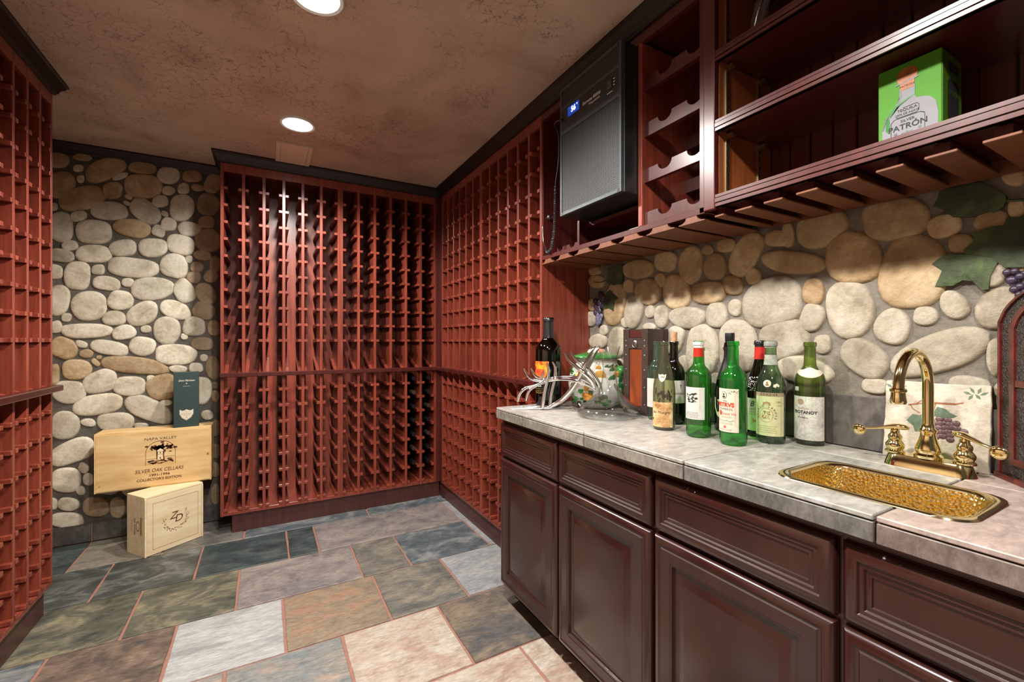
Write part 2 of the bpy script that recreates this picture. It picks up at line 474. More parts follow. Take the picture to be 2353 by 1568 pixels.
M['lcd_digit'] = emit('display_digits', (0.75, 0.90, 1.0, 1), 5.0)

# ------------------------------------------------------------------ room numbers (metres)
YB, YBW = 3.23, 3.53          # front of the back racks, stone wall behind them
XR, XRW = 1.17, 1.469         # front of the right racks and wall cabinets, right wall
XL, XLW = -0.829, -1.13       # front of the left rack, left wall
YL = 2.714                    # far end of the left rack
ZC = 2.365                    # ceiling
Y0 = -1.3                     # near end of everything that is built
ZT = 0.897                    # worktop
PITCH, TH = 0.1127, 0.0178    # rack column pitch, divider thickness

# ceiling: mottled brown plaster with hairline crackle
def ceiling_mat():
    m, nt, b = newmat('mottled_brown_plaster')
    v = coords(nt)
    n1 = noise(nt, 1.9, 5, 0.6, v, dist=0.8)
    r = ramp(nt, [(0.3, srgb(158, 132, 112)), (0.5, srgb(188, 164, 146)), (0.7, srgb(204, 180, 158))])
    nt.links.new(n1.outputs['Fac'], r.inputs[0])
    nd = noise(nt, 9, 4, 0.6, v)
    mxv = nt.nodes.new('ShaderNodeMix'); mxv.data_type = 'RGBA'; mxv.inputs[0].default_value = 0.10
    nt.links.new(v, mxv.inputs[6]); nt.links.new(nd.outputs['Color'], mxv.inputs[7])
    vo = nt.nodes.new('ShaderNodeTexVoronoi'); vo.feature = 'DISTANCE_TO_EDGE'; vo.inputs['Scale'].default_value = 26
    nt.links.new(mxv.outputs[2], vo.inputs['Vector'])
    cr = ramp(nt, [(0.0, (1, 1, 1, 1)), (0.035, (0, 0, 0, 1))])
    nt.links.new(vo.outputs['Distance'], cr.inputs[0])
    nm = noise(nt, 3.2, 4, 0.6, v)
    mk = ramp(nt, [(0.42, (0, 0, 0, 1)), (0.56, (0.8, 0.8, 0.8, 1))])
    nt.links.new(nm.outputs['Fac'], mk.inputs[0])
    ml = nt.nodes.new('ShaderNodeMath'); ml.operation = 'MULTIPLY'
    nt.links.new(cr.outputs[0], ml.inputs[0]); nt.links.new(mk.outputs[0], ml.inputs[1])
    mx = nt.nodes.new('ShaderNodeMix'); mx.data_type = 'RGBA'
    nt.links.new(ml.outputs[0], mx.inputs[0]); nt.links.new(r.outputs[0], mx.inputs[6])
    mx.inputs[7].default_value = srgb(96, 72, 54)
    nt.links.new(mx.outputs[2], b.inputs['Base Color'])
    b.inputs['Roughness'].default_value = 0.5
    bump(nt, b, ml.outputs[0], -0.3, 0.002)
    return m
M['plaster'] = ceiling_mat()
struct('ceiling', MB().box(XLW - .1, XRW + .1, Y0, YBW + .1, ZC, ZC + .08), M['plaster'])
struct('floor', MB().box(XLW - .1, XRW + .1, Y0, YBW + .1, -0.06, -0.006), M['grout'])
wall_back = struct('wall_back', MB().box(XLW - .1, XRW + .1, YBW, YBW + .1, -0.006, ZC), M['mortar'])
wall_right = struct('wall_right', MB().box(XRW, XRW + .1, Y0, YBW, -0.006, ZC), M['mortar_light'])
struct('wall_left', MB().box(XLW - .1, XLW, Y0, YBW, -0.006, ZC), M['plaster'])

# recessed ceiling lamps in a row down the room
for i, yy in enumerate((2.606, 1.606, 0.606, -0.394)):
    xx = 0.15
    lab = {0: 'round recessed ceiling lamp beside the square ceiling hatch', 1: 'round recessed ceiling lamp midway down the ceiling',
           2: 'recessed ceiling lamp over the open floor between counter and left rack', 3: 'recessed ceiling lamp nearest the open end of the room'}[i]
    t = thing('recessed_lamp', lab, 'lamp', (xx, yy, ZC - 0.012), 0, 'row of recessed ceiling lamps')
    MB().lathe([(0.070, 0.012), (0.073, 0.002), (0.084, 0.0), (0.088, 0.006), (0.088, 0.012)], 40, cap=False).build('trim_ring', M['trimwhite'], t, world=False, smooth=40)
    MB().lathe([(0.071, 0.011), (0.068, 0.005), (0.045, 0.002), (0.001, 0.001)], 40, cap=False).build('lens', M['lens'], t, world=False, smooth=60)
    ld = bpy.data.lights.new('lamp_light', 'SPOT')
    ld.energy = CAN_POWER; ld.color = CAN_COLOR; ld.spot_size = R(159); ld.spot_blend = 0.5; ld.shadow_soft_size = 0.045
    lo = bpy.data.objects.new('lamp_light', ld); COL.objects.link(lo)
    lo.parent = t; lo.location = (0, 0, -0.05)

# square hatch in the ceiling
t = thing('ceiling_hatch', 'square plaster-coloured ceiling hatch with a raised frame beside the lamp', 'hatch', (0.152, 3.03, ZC))
hx0, hx1, hy0, hy1 = 0.055, 0.25, 2.88, 3.185
fr = MB(); zf = ZC - 0.012
for b_ in ((hx0, hx1, hy0, hy0 + .022), (hx0, hx1, hy1 - .022, hy1), (hx0, hx0 + .022, hy0 + .022, hy1 - .022), (hx1 - .022, hx1, hy0 + .022, hy1 - .022)):
    fr.box(b_[0], b_[1], b_[2], b_[3], zf, ZC - .0005)
M['hatch'] = plain('hatch_paint', srgb(214, 196, 170), 0.5, var=0.08)
fr.build('frame', M['hatch'], t)
MB().box(hx0 + .023, hx1 - .023, hy0 + .023, hy1 - .023, zf + .006, ZC - .0005).build('door', M['hatch'], t)

# crown mouldings (black-brown)
CP = [(0.0, -0.062), (0.008, -0.062), (0.010, -0.055), (0.014, -0.052), (0.018, -0.040), (0.026, -0.028), (0.034, -0.020), (0.036, -0.014), (0.042, -0.010), (0.042, -0.0005), (0.0, -0.0005)]
struct('trim_1', sweep([(XL, Y0), (XL, YL), (XLW, YL)], CP, ZC), M['crown'], smooth=35)
struct('trim_2', sweep([(XLW, YBW), (-0.25, YBW)], [(o * 0.8, z * 1.05) for o, z in CP], ZC), M['crown'], smooth=35)
struct('trim_3', sweep([(-0.243, YBW), (-0.243, YB), (XR, YB), (XR, Y0)], CP, ZC), M['crown'], smooth=35)

# ------------------------------------------------------------------ floor tiles of slate
FLOOR = bpy.data.objects['floor']
TILE_CACHE = {}
def floor_tile(x0, x1, y0, y1, key):
    g = 0.0055
    w, d = x1 - x0 - 2 * g, y1 - y0 - 2 * g
    rnd_ = random.Random(int((x0 + 9) * 1000) * 7 + int((y0 + 9) * 1000))
    # slightly uneven hand-cut outline
    pts = []
    for (ax, ay), (bx, by) in (((-w / 2, -d / 2), (w / 2, -d / 2)), ((w / 2, -d / 2), (w / 2, d / 2)), ((w / 2, d / 2), (-w / 2, d / 2)), ((-w / 2, d / 2), (-w / 2, -d / 2))):
        for k in range(5):
            t_ = k / 5
            j = 0.0016 if k else 0.0008
            pts.append((ax + (bx - ax) * t_ + rnd_.uniform(-j, j), ay + (by - ay) * t_ + rnd_.uniform(-j, j)))
    n = len(pts)
    vs = [(p[0], p[1], -0.006) for p in pts] + [(p[0], p[1], -0.0022) for p in pts] + [(p[0] * (1 - .004 / w), p[1] * (1 - .004 / d), 0.0) for p in pts]
    fs = [tuple(reversed(range(n))), tuple(range(2 * n, 3 * n))]
    for a in (0, n):
        for k in range(n):
            k2 = (k + 1) % n
            fs.append((a + k, a + k2, a + n + k2, a + n + k))
    mb = MB().add(vs, fs)
    o = link('slate_tile', mb.mesh('slate_tile', SL[key]), FLOOR)
    o.location = ((x0 + x1) / 2, (y0 + y1) / 2, rnd_.uniform(-0.0008, 0.0))
    return o
A_, B_, C_, D_, E_ = 3.117, 2.715, 2.31, 1.90, 1.49
rows = [
    (A_, 3.52, [(-1.12, 'teal'), (-0.905, 'tan'), (-0.51, 'greybrown'), (-0.115, 'blue'), (0.625, 'blue'), (1.20, None)]),
    (B_, A_, [(-1.12, 'dark'), (-0.712, 'dark'), (-0.316, 'teal'), (0.114, 'teal'), (0.269, 'purple'), (1.14, 'paleblue'), (1.20, None)]),
    (C_, B_, [(-0.92, 'olive'), (-0.513, 'olive'), (-0.117, 'purple'), (0.434, 'greyolive'), (0.685, 'blue'), (1.155, 'paleblue'), (1.20, None)]),
    (D_, C_, [(-1.12, 'blue'), (-0.72, 'rust'), (-0.325, 'white'), (0.07, 'gold'), (0.476, 'greyolive'), (0.838, 'paleblue'), (1.20, None)]),
    (E_, D_, [(-0.93, 'greyolive'), (-0.53, 'bluetan'), (-0.128, 'bluetan'), (0.272, 'cream'), (0.679, 'brownblue'), (1.06, 'dark'), (1.20, None)]),
]
seq = ['cream', 'bluetan', 'gold', 'cream', 'blue', 'purple', 'white', 'greyolive']
y = E_
for k in range(6):
    off = -0.73 if k % 2 == 0 else -0.53
    xs = [off + 0.4 * j for j in range(5)]
    rows.append((y - 0.405, y, [(x, seq[(k * 3 + j + (2 if k else 0)) % 8] if not (k == 0 and j >= 3) else 'cream') for j, x in enumerate(xs)] + [(1.25, None)]))
    y -= 0.405
for y0, y1, js in rows:
    for (xa, key), (xb, _) in zip(js[:-1], js[1:]):
        if xb - xa > 0.03: floor_tile(xa, xb, y0, y1, key)

# slate skirting at the foot of the stone wall
bb = struct('baseboard_back', MB().box(XLW, -0.18, YBW - 0.006, YBW, 0.0, 0.108), M['grout'])
for xa, xb in ((-1.13, -0.905), (-0.905, -0.545), (-0.545, -0.185)):
    MB().box(xa + .003, xb - .003, YBW - 0.014, YBW - 0.004, 0.003, 0.112).build('skirting_tile', SL['base'], bb, bevel=0.002)

# ------------------------------------------------------------------ the two walls of rounded stones
def stone(parent, plane, cxp, cyp, w, h, rot, tone, seed, depth=0.013):
    """one stone: outline given in picture pixels, set on the wall plane, domed towards the room"""
    rg = random.Random(seed)
    ph = [rg.uniform(0, 6.28) for _ in range(4)]
    am = [rg.uniform(0.01, 0.05), rg.uniform(0.01, 0.045), rg.uniform(0.005, 0.02), rg.uniform(0.003, 0.012)]
    n = 26
    e = rg.uniform(2.15, 2.7)
    ca, sa = math.cos(R(rot)), math.sin(R(rot))
    out = []
    for k in range(n):
        a = 2 * math.pi * k / n
        c, s_ = math.cos(a), math.sin(a)
        q = (abs(c) ** e + abs(s_) ** e) ** (-1 / e)
        q *= 1 + sum(am[i] * math.sin((i + 2) * a + ph[i]) for i in range(4))
        px, py = q * c * w / 2, q * s_ * h / 2
        gx, gy = cxp + px * ca - py * sa, cyp - (px * sa + py * ca)
        out.append(gx_to(plane, gx, gy))
    cen = sum(out, Vector()) / n
    dirn = Vector((0, -1, 0)) if plane == 'B' else Vector((-1, 0, 0))
    size = min(max((p - cen).length for p in out), 0.2)
    dep = min(depth, 0.16 * size + 0.004)
    rings = [(1.0, 0.0), (0.975, 0.45), (0.92, 0.78), (0.80, 0.95), (0.5, 1.0)]
    vs, fs = [], []
    for sc, hgt in rings:
        for p in out: vs.append((p - cen) * sc + dirn * dep * hgt)
    vs.append(dirn * dep * (1.0 + rg.uniform(-.06, .06)))
    for i in range(len(rings) - 1):
        for k in range(n):
            k2 = (k + 1) % n
            fs.append((i * n + k, i * n + k2, (i + 1) * n + k2, (i + 1) * n + k))
    b0 = (len(rings) - 1) * n
    for k in range(n): fs.append((b0 + k, b0 + (k + 1) % n, len(vs) - 1))
    o = link('stone', MB().add(vs, fs).mesh('stone', M[('stone_grey_lit' if plane == 'B' else 'stone_grey', 'stone_tan', 'stone_brown')[tone]], smooth=60), parent)
    o.location = cen
    return cen, size
def gx_to(plane, x, y): return PY(x, y, YBW) if plane == 'B' else PX(x, y, XRW)

L1 = [(130,150,240,170,0,1),(420,115,210,80,-5,1),(365,245,115,80,0,0),(395,375,85,85,0,0),(690,260,490,240,18,1),(870,345,190,62,20,0),(1140,240,310,140,-5,1),(1450,330,255,195,-5,0),(1735,340,215,140,0,1),(1985,430,190,230,-20,2),(160,440,330,290,15,1),(410,610,520,270,15,1),(780,510,225,195,0,1),(1145,460,425,280,-5,1),(1450,515,145,100,-5,0),(1630,490,140,122,0,0),(1800,480,140,76,-10,2),(1930,680,270,240,-10,2),(970,590,90,48,-25,0),(950,665,85,45,-20,0),(75,710,80,90,0,0),(740,760,415,205,0,0),(1170,760,370,240,-40,0),(1350,645,185,135,5,0),(1610,720,290,300,0,0),(1405,795,88,56,-30,0),(1910,895,185,145,-5,2),(370,820,185,115,10,0),(150,950,300,330,0,0),(550,1010,410,270,0,0),(1015,965,425,210,-8,1),(1450,920,178,155,0,0),(1330,1000,155,130,-20,0),(1700,975,270,165,0,0),(1930,1110,320,255,0,2),(265,1175,185,112,5,0),(160,1295,295,150,-8,0),(550,1275,400,210,-3,0),(900,1205,315,190,0,0),(1260,1200,335,210,0,0),(1595,1165,325,225,-10,0),(1860,1290,205,115,-5,2),(1695,1340,80,80,0,0),(80,1490,190,170,0,0),(355,1535,300,320,0,0),(605,1465,145,118,0,0),(1020,1440,595,220,-4,0),(1515,1420,315,280,-5,0),(1790,1435,145,125,-10,2),(2010,1400,130,190,0,2)]
L2 = [(1755,95,165,130,0,2),(1960,80,165,145,-10,2),(130,365,250,340,0,0),(495,435,395,340,0,0),(705,165,325,155,-5,0),(960,155,138,98,0,0),(1250,230,505,260,4,0),(1640,260,290,225,-55,0),(1900,290,270,215,-40,2),(870,370,285,225,-5,0),(795,585,265,165,5,0),(1135,530,365,255,22,0),(1530,485,365,200,-15,0),(1875,495,255,205,-20,2),(225,575,115,98,0,0),(100,690,140,140,5,0),(460,735,565,170,0,0),(915,755,275,160,8,0),(1180,715,115,85,0,0),(1430,730,315,320,0,0),(1755,685,265,212,5,0),(1640,805,75,70,0,0),(1995,700,140,185,0,2),(190,945,325,235,-18,1),(405,895,135,76,-15,0),(465,1010,155,98,-5,1),(740,940,440,160,-12,0),(1135,920,305,215,-8,0),(1535,1020,475,230,-3,0),(1860,890,255,150,-5,2),(1875,1060,88,78,0,0),(345,1200,335,230,5,1),(80,1260,120,240,0,1),(575,1115,108,62,-38,1),(615,1055,64,44,0,1),(1040,1150,765,190,-6,1),(1780,1180,155,112,0,0),(1565,1195,205,84,-5,0),(1985,1180,165,270,0,2),(630,1345,395,255,15,0),(980,1400,375,220,0,0),(1240,1310,98,76,0,0),(1370,1410,355,285,15,1),(1850,1450,230,300,0,0),(255,1470,395,250,5,0),(2010,1390,80,78,0,2),(2015,1520,90,130,0,2)]
L3 = [(530,140,495,205,8,0),(1070,190,500,220,-22,0),(1255,120,125,55,0,0),(180,360,290,285,0,0),(430,330,155,75,-8,0),(720,325,365,195,-3,0),(990,365,140,60,0,0),(1690,250,118,98,0,0),(1785,390,110,170,0,2),(260,640,480,225,22,0),(190,940,305,250,5,0),(380,810,108,92,-30,0),(430,930,105,125,0,0),(350,1050,88,88,20,0),(55,1190,90,115,0,0),(220,1195,215,135,-5,0),(510,1225,265,190,0,2),(740,1230,150,210,0,2),(200,1365,350,150,-3,0),(1785,1090,110,210,0,2),(1780,630,110,150,0,2),(1775,830,100,150,0,2),(640,540,280,200,10,0),(950,520,300,190,0,0),(1270,540,300,220,-8,0),(1560,560,230,240,0,2),(640,790,260,240,0,0),(950,770,310,230,6,0),(1270,800,290,230,0,0),(1560,830,240,230,0,2),(640,1010,230,150,0,0),(900,1010,250,180,0,0),(1180,1040,270,190,5,0),(1480,1080,280,190,0,2),(960,1260,240,210,0,2),(1240,1280,260,200,0,2),(1530,1290,260,210,0,2),(1700,1290,90,120,0,2)]
sd = 100
STG = 1.07
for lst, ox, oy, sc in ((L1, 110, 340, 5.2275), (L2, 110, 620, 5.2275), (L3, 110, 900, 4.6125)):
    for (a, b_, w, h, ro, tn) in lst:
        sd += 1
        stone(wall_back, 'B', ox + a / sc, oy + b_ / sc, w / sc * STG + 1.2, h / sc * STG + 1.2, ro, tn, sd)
Q = [(105,310,90,70,20,1),(120,400,120,100,0,1),(275,590,165,330,-5,1),(480,295,240,150,5,1),(715,225,178,160,0,1),(930,255,190,292,-8,1),(1075,130,86,82,0,1),(1140,275,175,210,0,1),(1235,90,150,105,5,1),(1405,165,365,205,56,1),(1690,30,225,130,0,1),(1810,235,490,180,-3,1),(395,440,78,98,0,1),(565,485,195,215,0,1),(670,390,82,112,0,1),(810,490,212,275,0,1),(1080,495,275,168,3,1),(1290,430,155,155,0,1),(1465,355,116,136,10,1),(1630,580,460,395,8,0),(1980,490,170,212,-15,1),(1970,710,180,230,-28,0),(440,660,140,260,-10,0),(580,660,72,98,0,0),(680,700,105,185,0,0),(900,710,275,172,3,0),(1155,690,162,200,0,0),(1310,625,105,128,0,0),(365,755,56,78,20,0),(180,820,62,76,0,0),(295,925,135,240,-5,0),(135,915,135,118,0,0),(575,790,105,56,0,0),(790,900,140,232,-10,0),(1025,990,250,390,0,0),(1335,960,300,415,0,0),(1725,900,400,300,12,0),(870,1110,105,138,0,0),(1900,1165,440,220,-12,0),(2060,940,135,145,0,0),(90,1040,110,110,0,0),(270,1140,150,150,0,0),(560,960,220,230,0,0),(520,1180,220,160,0,0),(1140,1235,80,90,0,0),(1560,1180,160,150,0,0),(85,600,70,90,0,1),(75,720,90,110,10,0)]
R5 = [(270,430,330,250,14,1),(40,480,78,165,0,1),(490,640,355,325,0,1),(780,370,430,265,10,1),(905,740,430,465,-15,1),(1120,420,230,145,15,1),(1240,545,175,125,5,1),(1450,395,235,145,10,1),(1600,80,150,115,0,1),(465,1000,300,360,0,0),(760,1120,215,225,-20,0),(990,1045,165,115,-5,0),(1190,970,200,160,-42,0),(570,1340,325,215,-28,0),(1095,1295,620,250,17,0),(1520,990,330,260,22,0),(1300,1520,290,100,-5,0),(1470,1330,100,240,0,0),(640,1530,170,95,-10,0),(1430,740,240,190,0,0),(1330,240,180,120,0,1),(1620,300,110,120,0,1),(1640,640,150,190,0,1),(850,1560,220,110,0,0),(1600,1350,140,200,0,0),(1560,1560,180,120,0,0),(1740,200,110,140,0,1),(1760,480,110,170,0,1),(1790,760,120,200,0,0),(1800,1080,130,220,0,0),(1800,1380,140,200,0,0)]
STG = 1.12
for lst, ox, oy, sc in ((Q, 1340, 540, 3.734), (R5, 1800, 380, 3.016)):
    for (a, b_, w, h, ro, tn) in lst:
        sd += 1
        stone(wall_right, 'R', ox + a / sc, oy + b_ / sc, w / sc * STG + 1.2, h / sc * STG + 1.2, ro, tn, sd)
# vine leaves and grapes painted in relief over the stones of the right wall
def relief_leaf(pts, ox, oy, sc, mat, lift=0.0135):
    P = [PX(ox + a / sc, oy + b_ / sc, XRW) for a, b_ in pts]
    cen = sum(P, Vector()) / len(P)
    n = len(P)
    vs = [p - cen + Vector((-lift + .012, 0, 0)) for p in P] + [p - cen + Vector((-lift, 0, 0)) for p in P] + [Vector((-lift - .004, 0, 0))]
    fs = [(k, (k + 1) % n, (k + 1) % n + n, k + n) for k in range(n)] + [(k + n, (k + 1) % n + n, 2 * n) for k in range(n)]
    o = link('vine_leaf', MB().add(vs, fs).mesh('vine_leaf', mat), wall_right)
    o.location = cen
def relief_grape(a, b_, r, ox, oy, sc, mat):
    c = PX(ox + a / sc, oy + b_ / sc, XRW)
    rr = (PX(ox + (a + r) / sc, oy + b_ / sc, XRW) - c).length
    o = link('grape', MB().ball((0, 0, 0), 1, 12, 8, (0.007, rr, rr)).mesh('grape', mat, smooth=60), wall_right)
    o.location = c + Vector((-0.014, 0, 0))
O1 = (1980, 380, 4.9)
relief_leaf([(820,470),(880,380),(900,300),(1020,265),(1150,260),(1150,215),(1350,205),(1520,270),(1640,350),(1650,400),(1610,480),(1500,545),(1470,530),(1250,590),(1050,595),(1010,560),(930,560),(950,520),(880,480)], *O1, M['leafpaint'])
relief_leaf([(1170,960),(1290,860),(1270,770),(1480,700),(1660,680),(1650,610),(1760,600),(1900,560),(2050,700),(2050,1000),(1900,1150),(1640,1160),(1480,1040),(1300,1015),(1190,1000)], *O1, M['leafpaint'], 0.016)
relief_leaf([(815,1120),(900,1050),(1000,1003),(1300,1010),(1480,1040),(1560,1090),(1470,1250),(1450,1400),(1380,1410),(1330,1370),(1280,1310),(1160,1300),(1050,1360),(850,1370),(930,1190)], *O1, M['leafpaint'], 0.0145)
for g in [(1660,1210,58),(1745,1200,55),(1710,1300,72),(1805,1255,62),(1740,1400,62),(1805,1370,62),(1800,1460,60),(1870,1220,60),(1880,1330,62),(1870,1430,60),(1850,1530,55)]:
    relief_grape(*g, *O1, M['grapepaint'])
O2 = (1350, 560, 3.92)
relief_leaf([(190,225),(250,205),(330,185),(335,300),(325,360),(250,380),(185,330),(210,270)], *O2, M['leafpaint'])
relief_leaf([(150,510),(190,440),(225,418),(250,450),(300,495),(262,520),(255,612),(215,585),(160,592)], *O2, M['leafpaint'], 0.0145)
gr = random.Random(5)
for k in range(26):
    yy = 455 + 10.5 * k
    half = 38 if yy < 600 else 38 - (yy - 600) * 0.24
    relief_grape(122 + gr.uniform(-half, half), yy, 17, *O2, M['grapepaint'] if yy < 640 else M['grapepale'])
vp = [PX(1350 + a / 3.92, 560 + b_ / 3.92, XRW - 0.015) for a, b_ in ((60, 345), (110, 352), (165, 335), (200, 370), (165, 430), (125, 460))]
vo_ = link('vine_stem', MB().tube([tuple(p) for p in vp], 0.0022, 6).mesh('vine_stem', M['leafpaint'], smooth=60), wall_right)
vp = [PX(1980 + a / 4.9, 380 + b_ / 4.9, XRW - 0.015) for a, b_ in ((1640, 398), (1740, 396), (1900, 380))]
link('vine_stem', MB().tube([tuple(p) for p in vp], 0.003, 6).mesh('vine_stem', M['leafpaint'], smooth=60), wall_right)

# ------------------------------------------------------------------ wine racks
RUNG_Z = [2.148 - 0.105 * k for k in range(10)] + [0.886 - 0.105 * k for k in range(7)] + [0.148]
RD = 0.295
def rung_mesh(side, slope=0.0):
    """a bottle rail: strips on one or both faces of a divider, running front to back"""
    mb = MB()
    w = 0.0205
    for s_ in (-1, 1):
        if side and s_ != side: continue
        x0, x1 = s_ * TH / 2, s_ * (TH / 2 + w)
        mb.box(x0, x1, -0.003, 0.27, -0.0085, 0.0085)
    if slope:
        mb.v = [Vector((p.x, p.y, p.z + slope * p.y)) for p in mb.v]
    return mb.mesh('bottle_rail', M['cherry'], bevel=0.0012)
RUNG = {(s_, sl): rung_mesh(s_, sl) for s_ in (-1, 0, 1) for sl in (0.0, 0.34)}
DIV = MB().box(-TH / 2, TH / 2, 0, RD, 0.115, 2.303).mesh('divider', M['cherry'], bevel=0.001)
def rack(label, loc, rotz, cols, kick0=0.0, kick1=0.0, end_seam=True):
    W = cols * PITCH + TH
    t = thing('wine_rack', label, 'wine rack', loc, rotz, 'floor to ceiling cherry wine racks')
    for c in range(cols + 1):
        x = TH / 2 + c * PITCH
        d = link('divider', DIV, t); d.location = (x, 0, 0)
        side = 1 if c == 0 else (-1 if c == cols else 0)
        for z in RUNG_Z:
            o = link('bottle_rail', RUNG[(side, 0.0)], t); o.location = (x, 0, z)
        o = link('display_rail', RUNG[(side, 0.34)], t); o.location = (x, 0, 0.985)
    MB().box(TH, W - TH, 0.0008, 0.018, 2.25, 2.303).build('fascia', M['cherry'], t, world=False, bevel=0.001)
    MB().box(TH, W - TH, 0.001, 0.286, 0.116, 0.137).build('bottom_board', M['cherry'], t, world=False, bevel=0.001)
    MB().box(TH, W - TH, 0.019, 0.286, 2.28, 2.30).build('top_board', M['cherry'], t, world=False)
    MB().box(TH, W - TH, 0.286, 0.294, 0.116, 2.30).build('back_panel', M['cherry'], t, world=False)
    MB().box(kick0, W - kick1, 0.018, 0.04, 0.0, 0.115).build('toe_board', M['kick'], t, world=False)
    return t
WU = 6 * PITCH + TH
XA = -0.242
rack('cherry wine rack with an exposed left end against the stone wall', (XA, YB, 0), 0, 6, 0.06, 0)
rack('cherry wine rack in the corner holding dark bottles in its lowest columns', (XA + WU, YB, 0), 0, 6, 0, -0.03)
rack('cherry wine rack on the right-hand wall, running out of the corner', (XR, 3.175, 0), R(-90), 6, 0, 0)
rack('cherry wine rack on the right-hand wall, ending at the worktop', (XR, 3.175 - WU, 0), R(-90), 6, 0, 0)
LC = 9
rack('tall cherry wine rack on its own, facing the slate counter across the room', (XL, YL - (LC * PITCH + TH), 0), R(90), LC, 0, 0.035)
# corner filler strips between the back and right racks
t = thing('corner_post', 'square cherry post filling the corner between two wine racks', 'post', (XR, YB, 0))
MB().box(XA + 2 * WU + .0005, XR, YB, YB + .018, 0.115, 2.303).build('back_face', M['cherry_dark'], t)
MB().box(XR, XR + .018, 3.1755, YB - .0002, 0.115, 2.303).build('side_face', M['cherry_dark'], t)
MB().box(XR + .012, XR + .03, 3.1755, YB + .018, 0.0, 0.115).build('toe_board', M['kick'], t)
# display ledges in front of the racks
def ledge(label, pts):
    prof = [(-0.0005, -0.0135), (0.029, -0.0135), (0.032, -0.010), (0.032, 0.010), (0.028, 0.0135), (-0.0005, 0.0135)]
    mb = sweep(pts, [(o + 0.0035, z) for o, z in prof], 0.99)
    tag(mb.build('display_ledge', M['cherry_dark'], smooth=30), label, 'ledge', 'bottle display ledges')
ledge('long dark cherry ledge bent round the corner across the racks', [(XA, YB), (XR, YB), (XR, 1.80)])
ledge('short dark cherry ledge across the lone left-hand rack', [(XL, YL - LC * PITCH - TH), (XL, YL)])

# ------------------------------------------------------------------ bottles
def bottle_profile(kind, r, h):
    if kind == 'bordeaux':
        n = r * 0.40
        P = [(r * .80, 0), (r * .97, .006), (r, .014), (r, h * .60), (r * .985, h * .635), (r * .92, h * .675), (r * .76, h * .71), (r * .56, h * .738), (n * 1.10, h * .765), (n, h * .80), (n * .95, h * .955), (n * 1.10, h * .958), (n * 1.10, h * .99), (n * .98, h)]
    elif kind == 'burgundy':
        n = r * 0.38
        P = [(r * .82, 0), (r * .98, .006), (r, .014), (r, h * .42), (r * .97, h * .50), (r * .87, h * .58), (r * .70, h * .665), (r * .53, h * .735), (n * 1.08, h * .80), (n, h * .86), (n * .96, h * .95), (n * 1.12, h * .955), (n * 1.12, h * .985), (n * .98, h)]
    elif kind == 'soft':
        n = r * 0.40
        P = [(r * .82, 0), (r * .98, .006), (r, .014), (r, h * .545), (r * .97, h * .59), (r * .86, h * .64), (r * .68, h * .685), (r * .54, h * .73), (n * 1.12, h * .78), (n, h * .83), (n * .97, h * .945), (n * 1.13, h * .95), (n * 1.13, h * .988), (n * .98, h)]
    else:  # champagne
        n = r * 0.36
        P = [(r * .82, 0), (r * .98, .006), (r, .014), (r, h * .36), (r * .98, h * .46), (r * .88, h * .56), (r * .70, h * .66), (r * .52, h * .75), (n * 1.05, h * .83), (n, h * .90), (n * 1.15, h * .93), (n * 1.1, h * .96), (n * .98, h)]
    return P
def radius_at(P, z):
    for (r0, z0), (r1, z1) in zip(P[:-1], P[1:]):
        if z0 <= z <= z1: return r0 + (r1 - r0) * (z - z0) / max(z1 - z0, 1e-6)
    return P[-1][0]
def patch(P, z0, z1, a0, a1, lift=0.0006, nz=4, na=16, outline=None):
    """paper wrapped on the bottle; angles in degrees from the bottle's front, positive to the viewer's right"""
    mb = MB(); vs, fs = [], []
    for i in range(nz + 1):
        z = z0 + (z1 - z0) * i / nz
        for k in range(na + 1):
            a = R(a0 + (a1 - a0) * k / na)
            rr = radius_at(P, z) + lift
            vs.append((rr * math.sin(a), -rr * math.cos(a), z))
    m = na + 1
    for i in range(nz):
        for k in range(na):
            fs.append((i * m + k, i * m + k + 1, (i + 1) * m + k + 1, (i + 1) * m + k))
    return mb.add(vs, fs)
TMP = []
def text_geo(s, size, shear=0.0, bold=0.0, spacing=1.0, xscale=1.0):
    cu = bpy.data.curves.new('lettering', 'FONT')
    cu.body = s; cu.size = size; cu.align_x = 'CENTER'; cu.align_y = 'CENTER'
    cu.shear = shear; cu.offset = bold; cu.space_character = spacing; cu.resolution_u = 3; cu.fill_mode = 'FRONT'
    ob = bpy.data.objects.new('lettering', cu)
    COL.objects.link(ob)
    dg = bpy.context.evaluated_depsgraph_get()
    me = bpy.data.meshes.new_from_object(ob.evaluated_get(dg), depsgraph=dg)
    vs = [(v.co.x * xscale, v.co.y) for v in me.vertices]
    fs = [tuple(p.vertices) for p in me.polygons]
    bpy.data.objects.remove(ob); bpy.data.curves.remove(cu); bpy.data.meshes.remove(me)
    return vs, fs
def flat_mesh(name, vs3, fs, mat, parent):
    me = bpy.data.meshes.new(name)
    me.from_pydata([tuple(v) for v in vs3], [], fs)
    me.materials.append(mat)
    return link(name, me, parent)
def wrap_text(parent, P, s, size, z, ang, mat, lift=0.0013, **k):
    vs, fs = text_geo(s, size, **k)
    out = []
    for x, y in vs:
        rr = radius_at(P, z + y) + lift
        a = R(ang) + x / rr
        out.append((rr * math.sin(a), -rr * math.cos(a), z + y))
    return flat_mesh('lettering', out, fs, mat, parent)
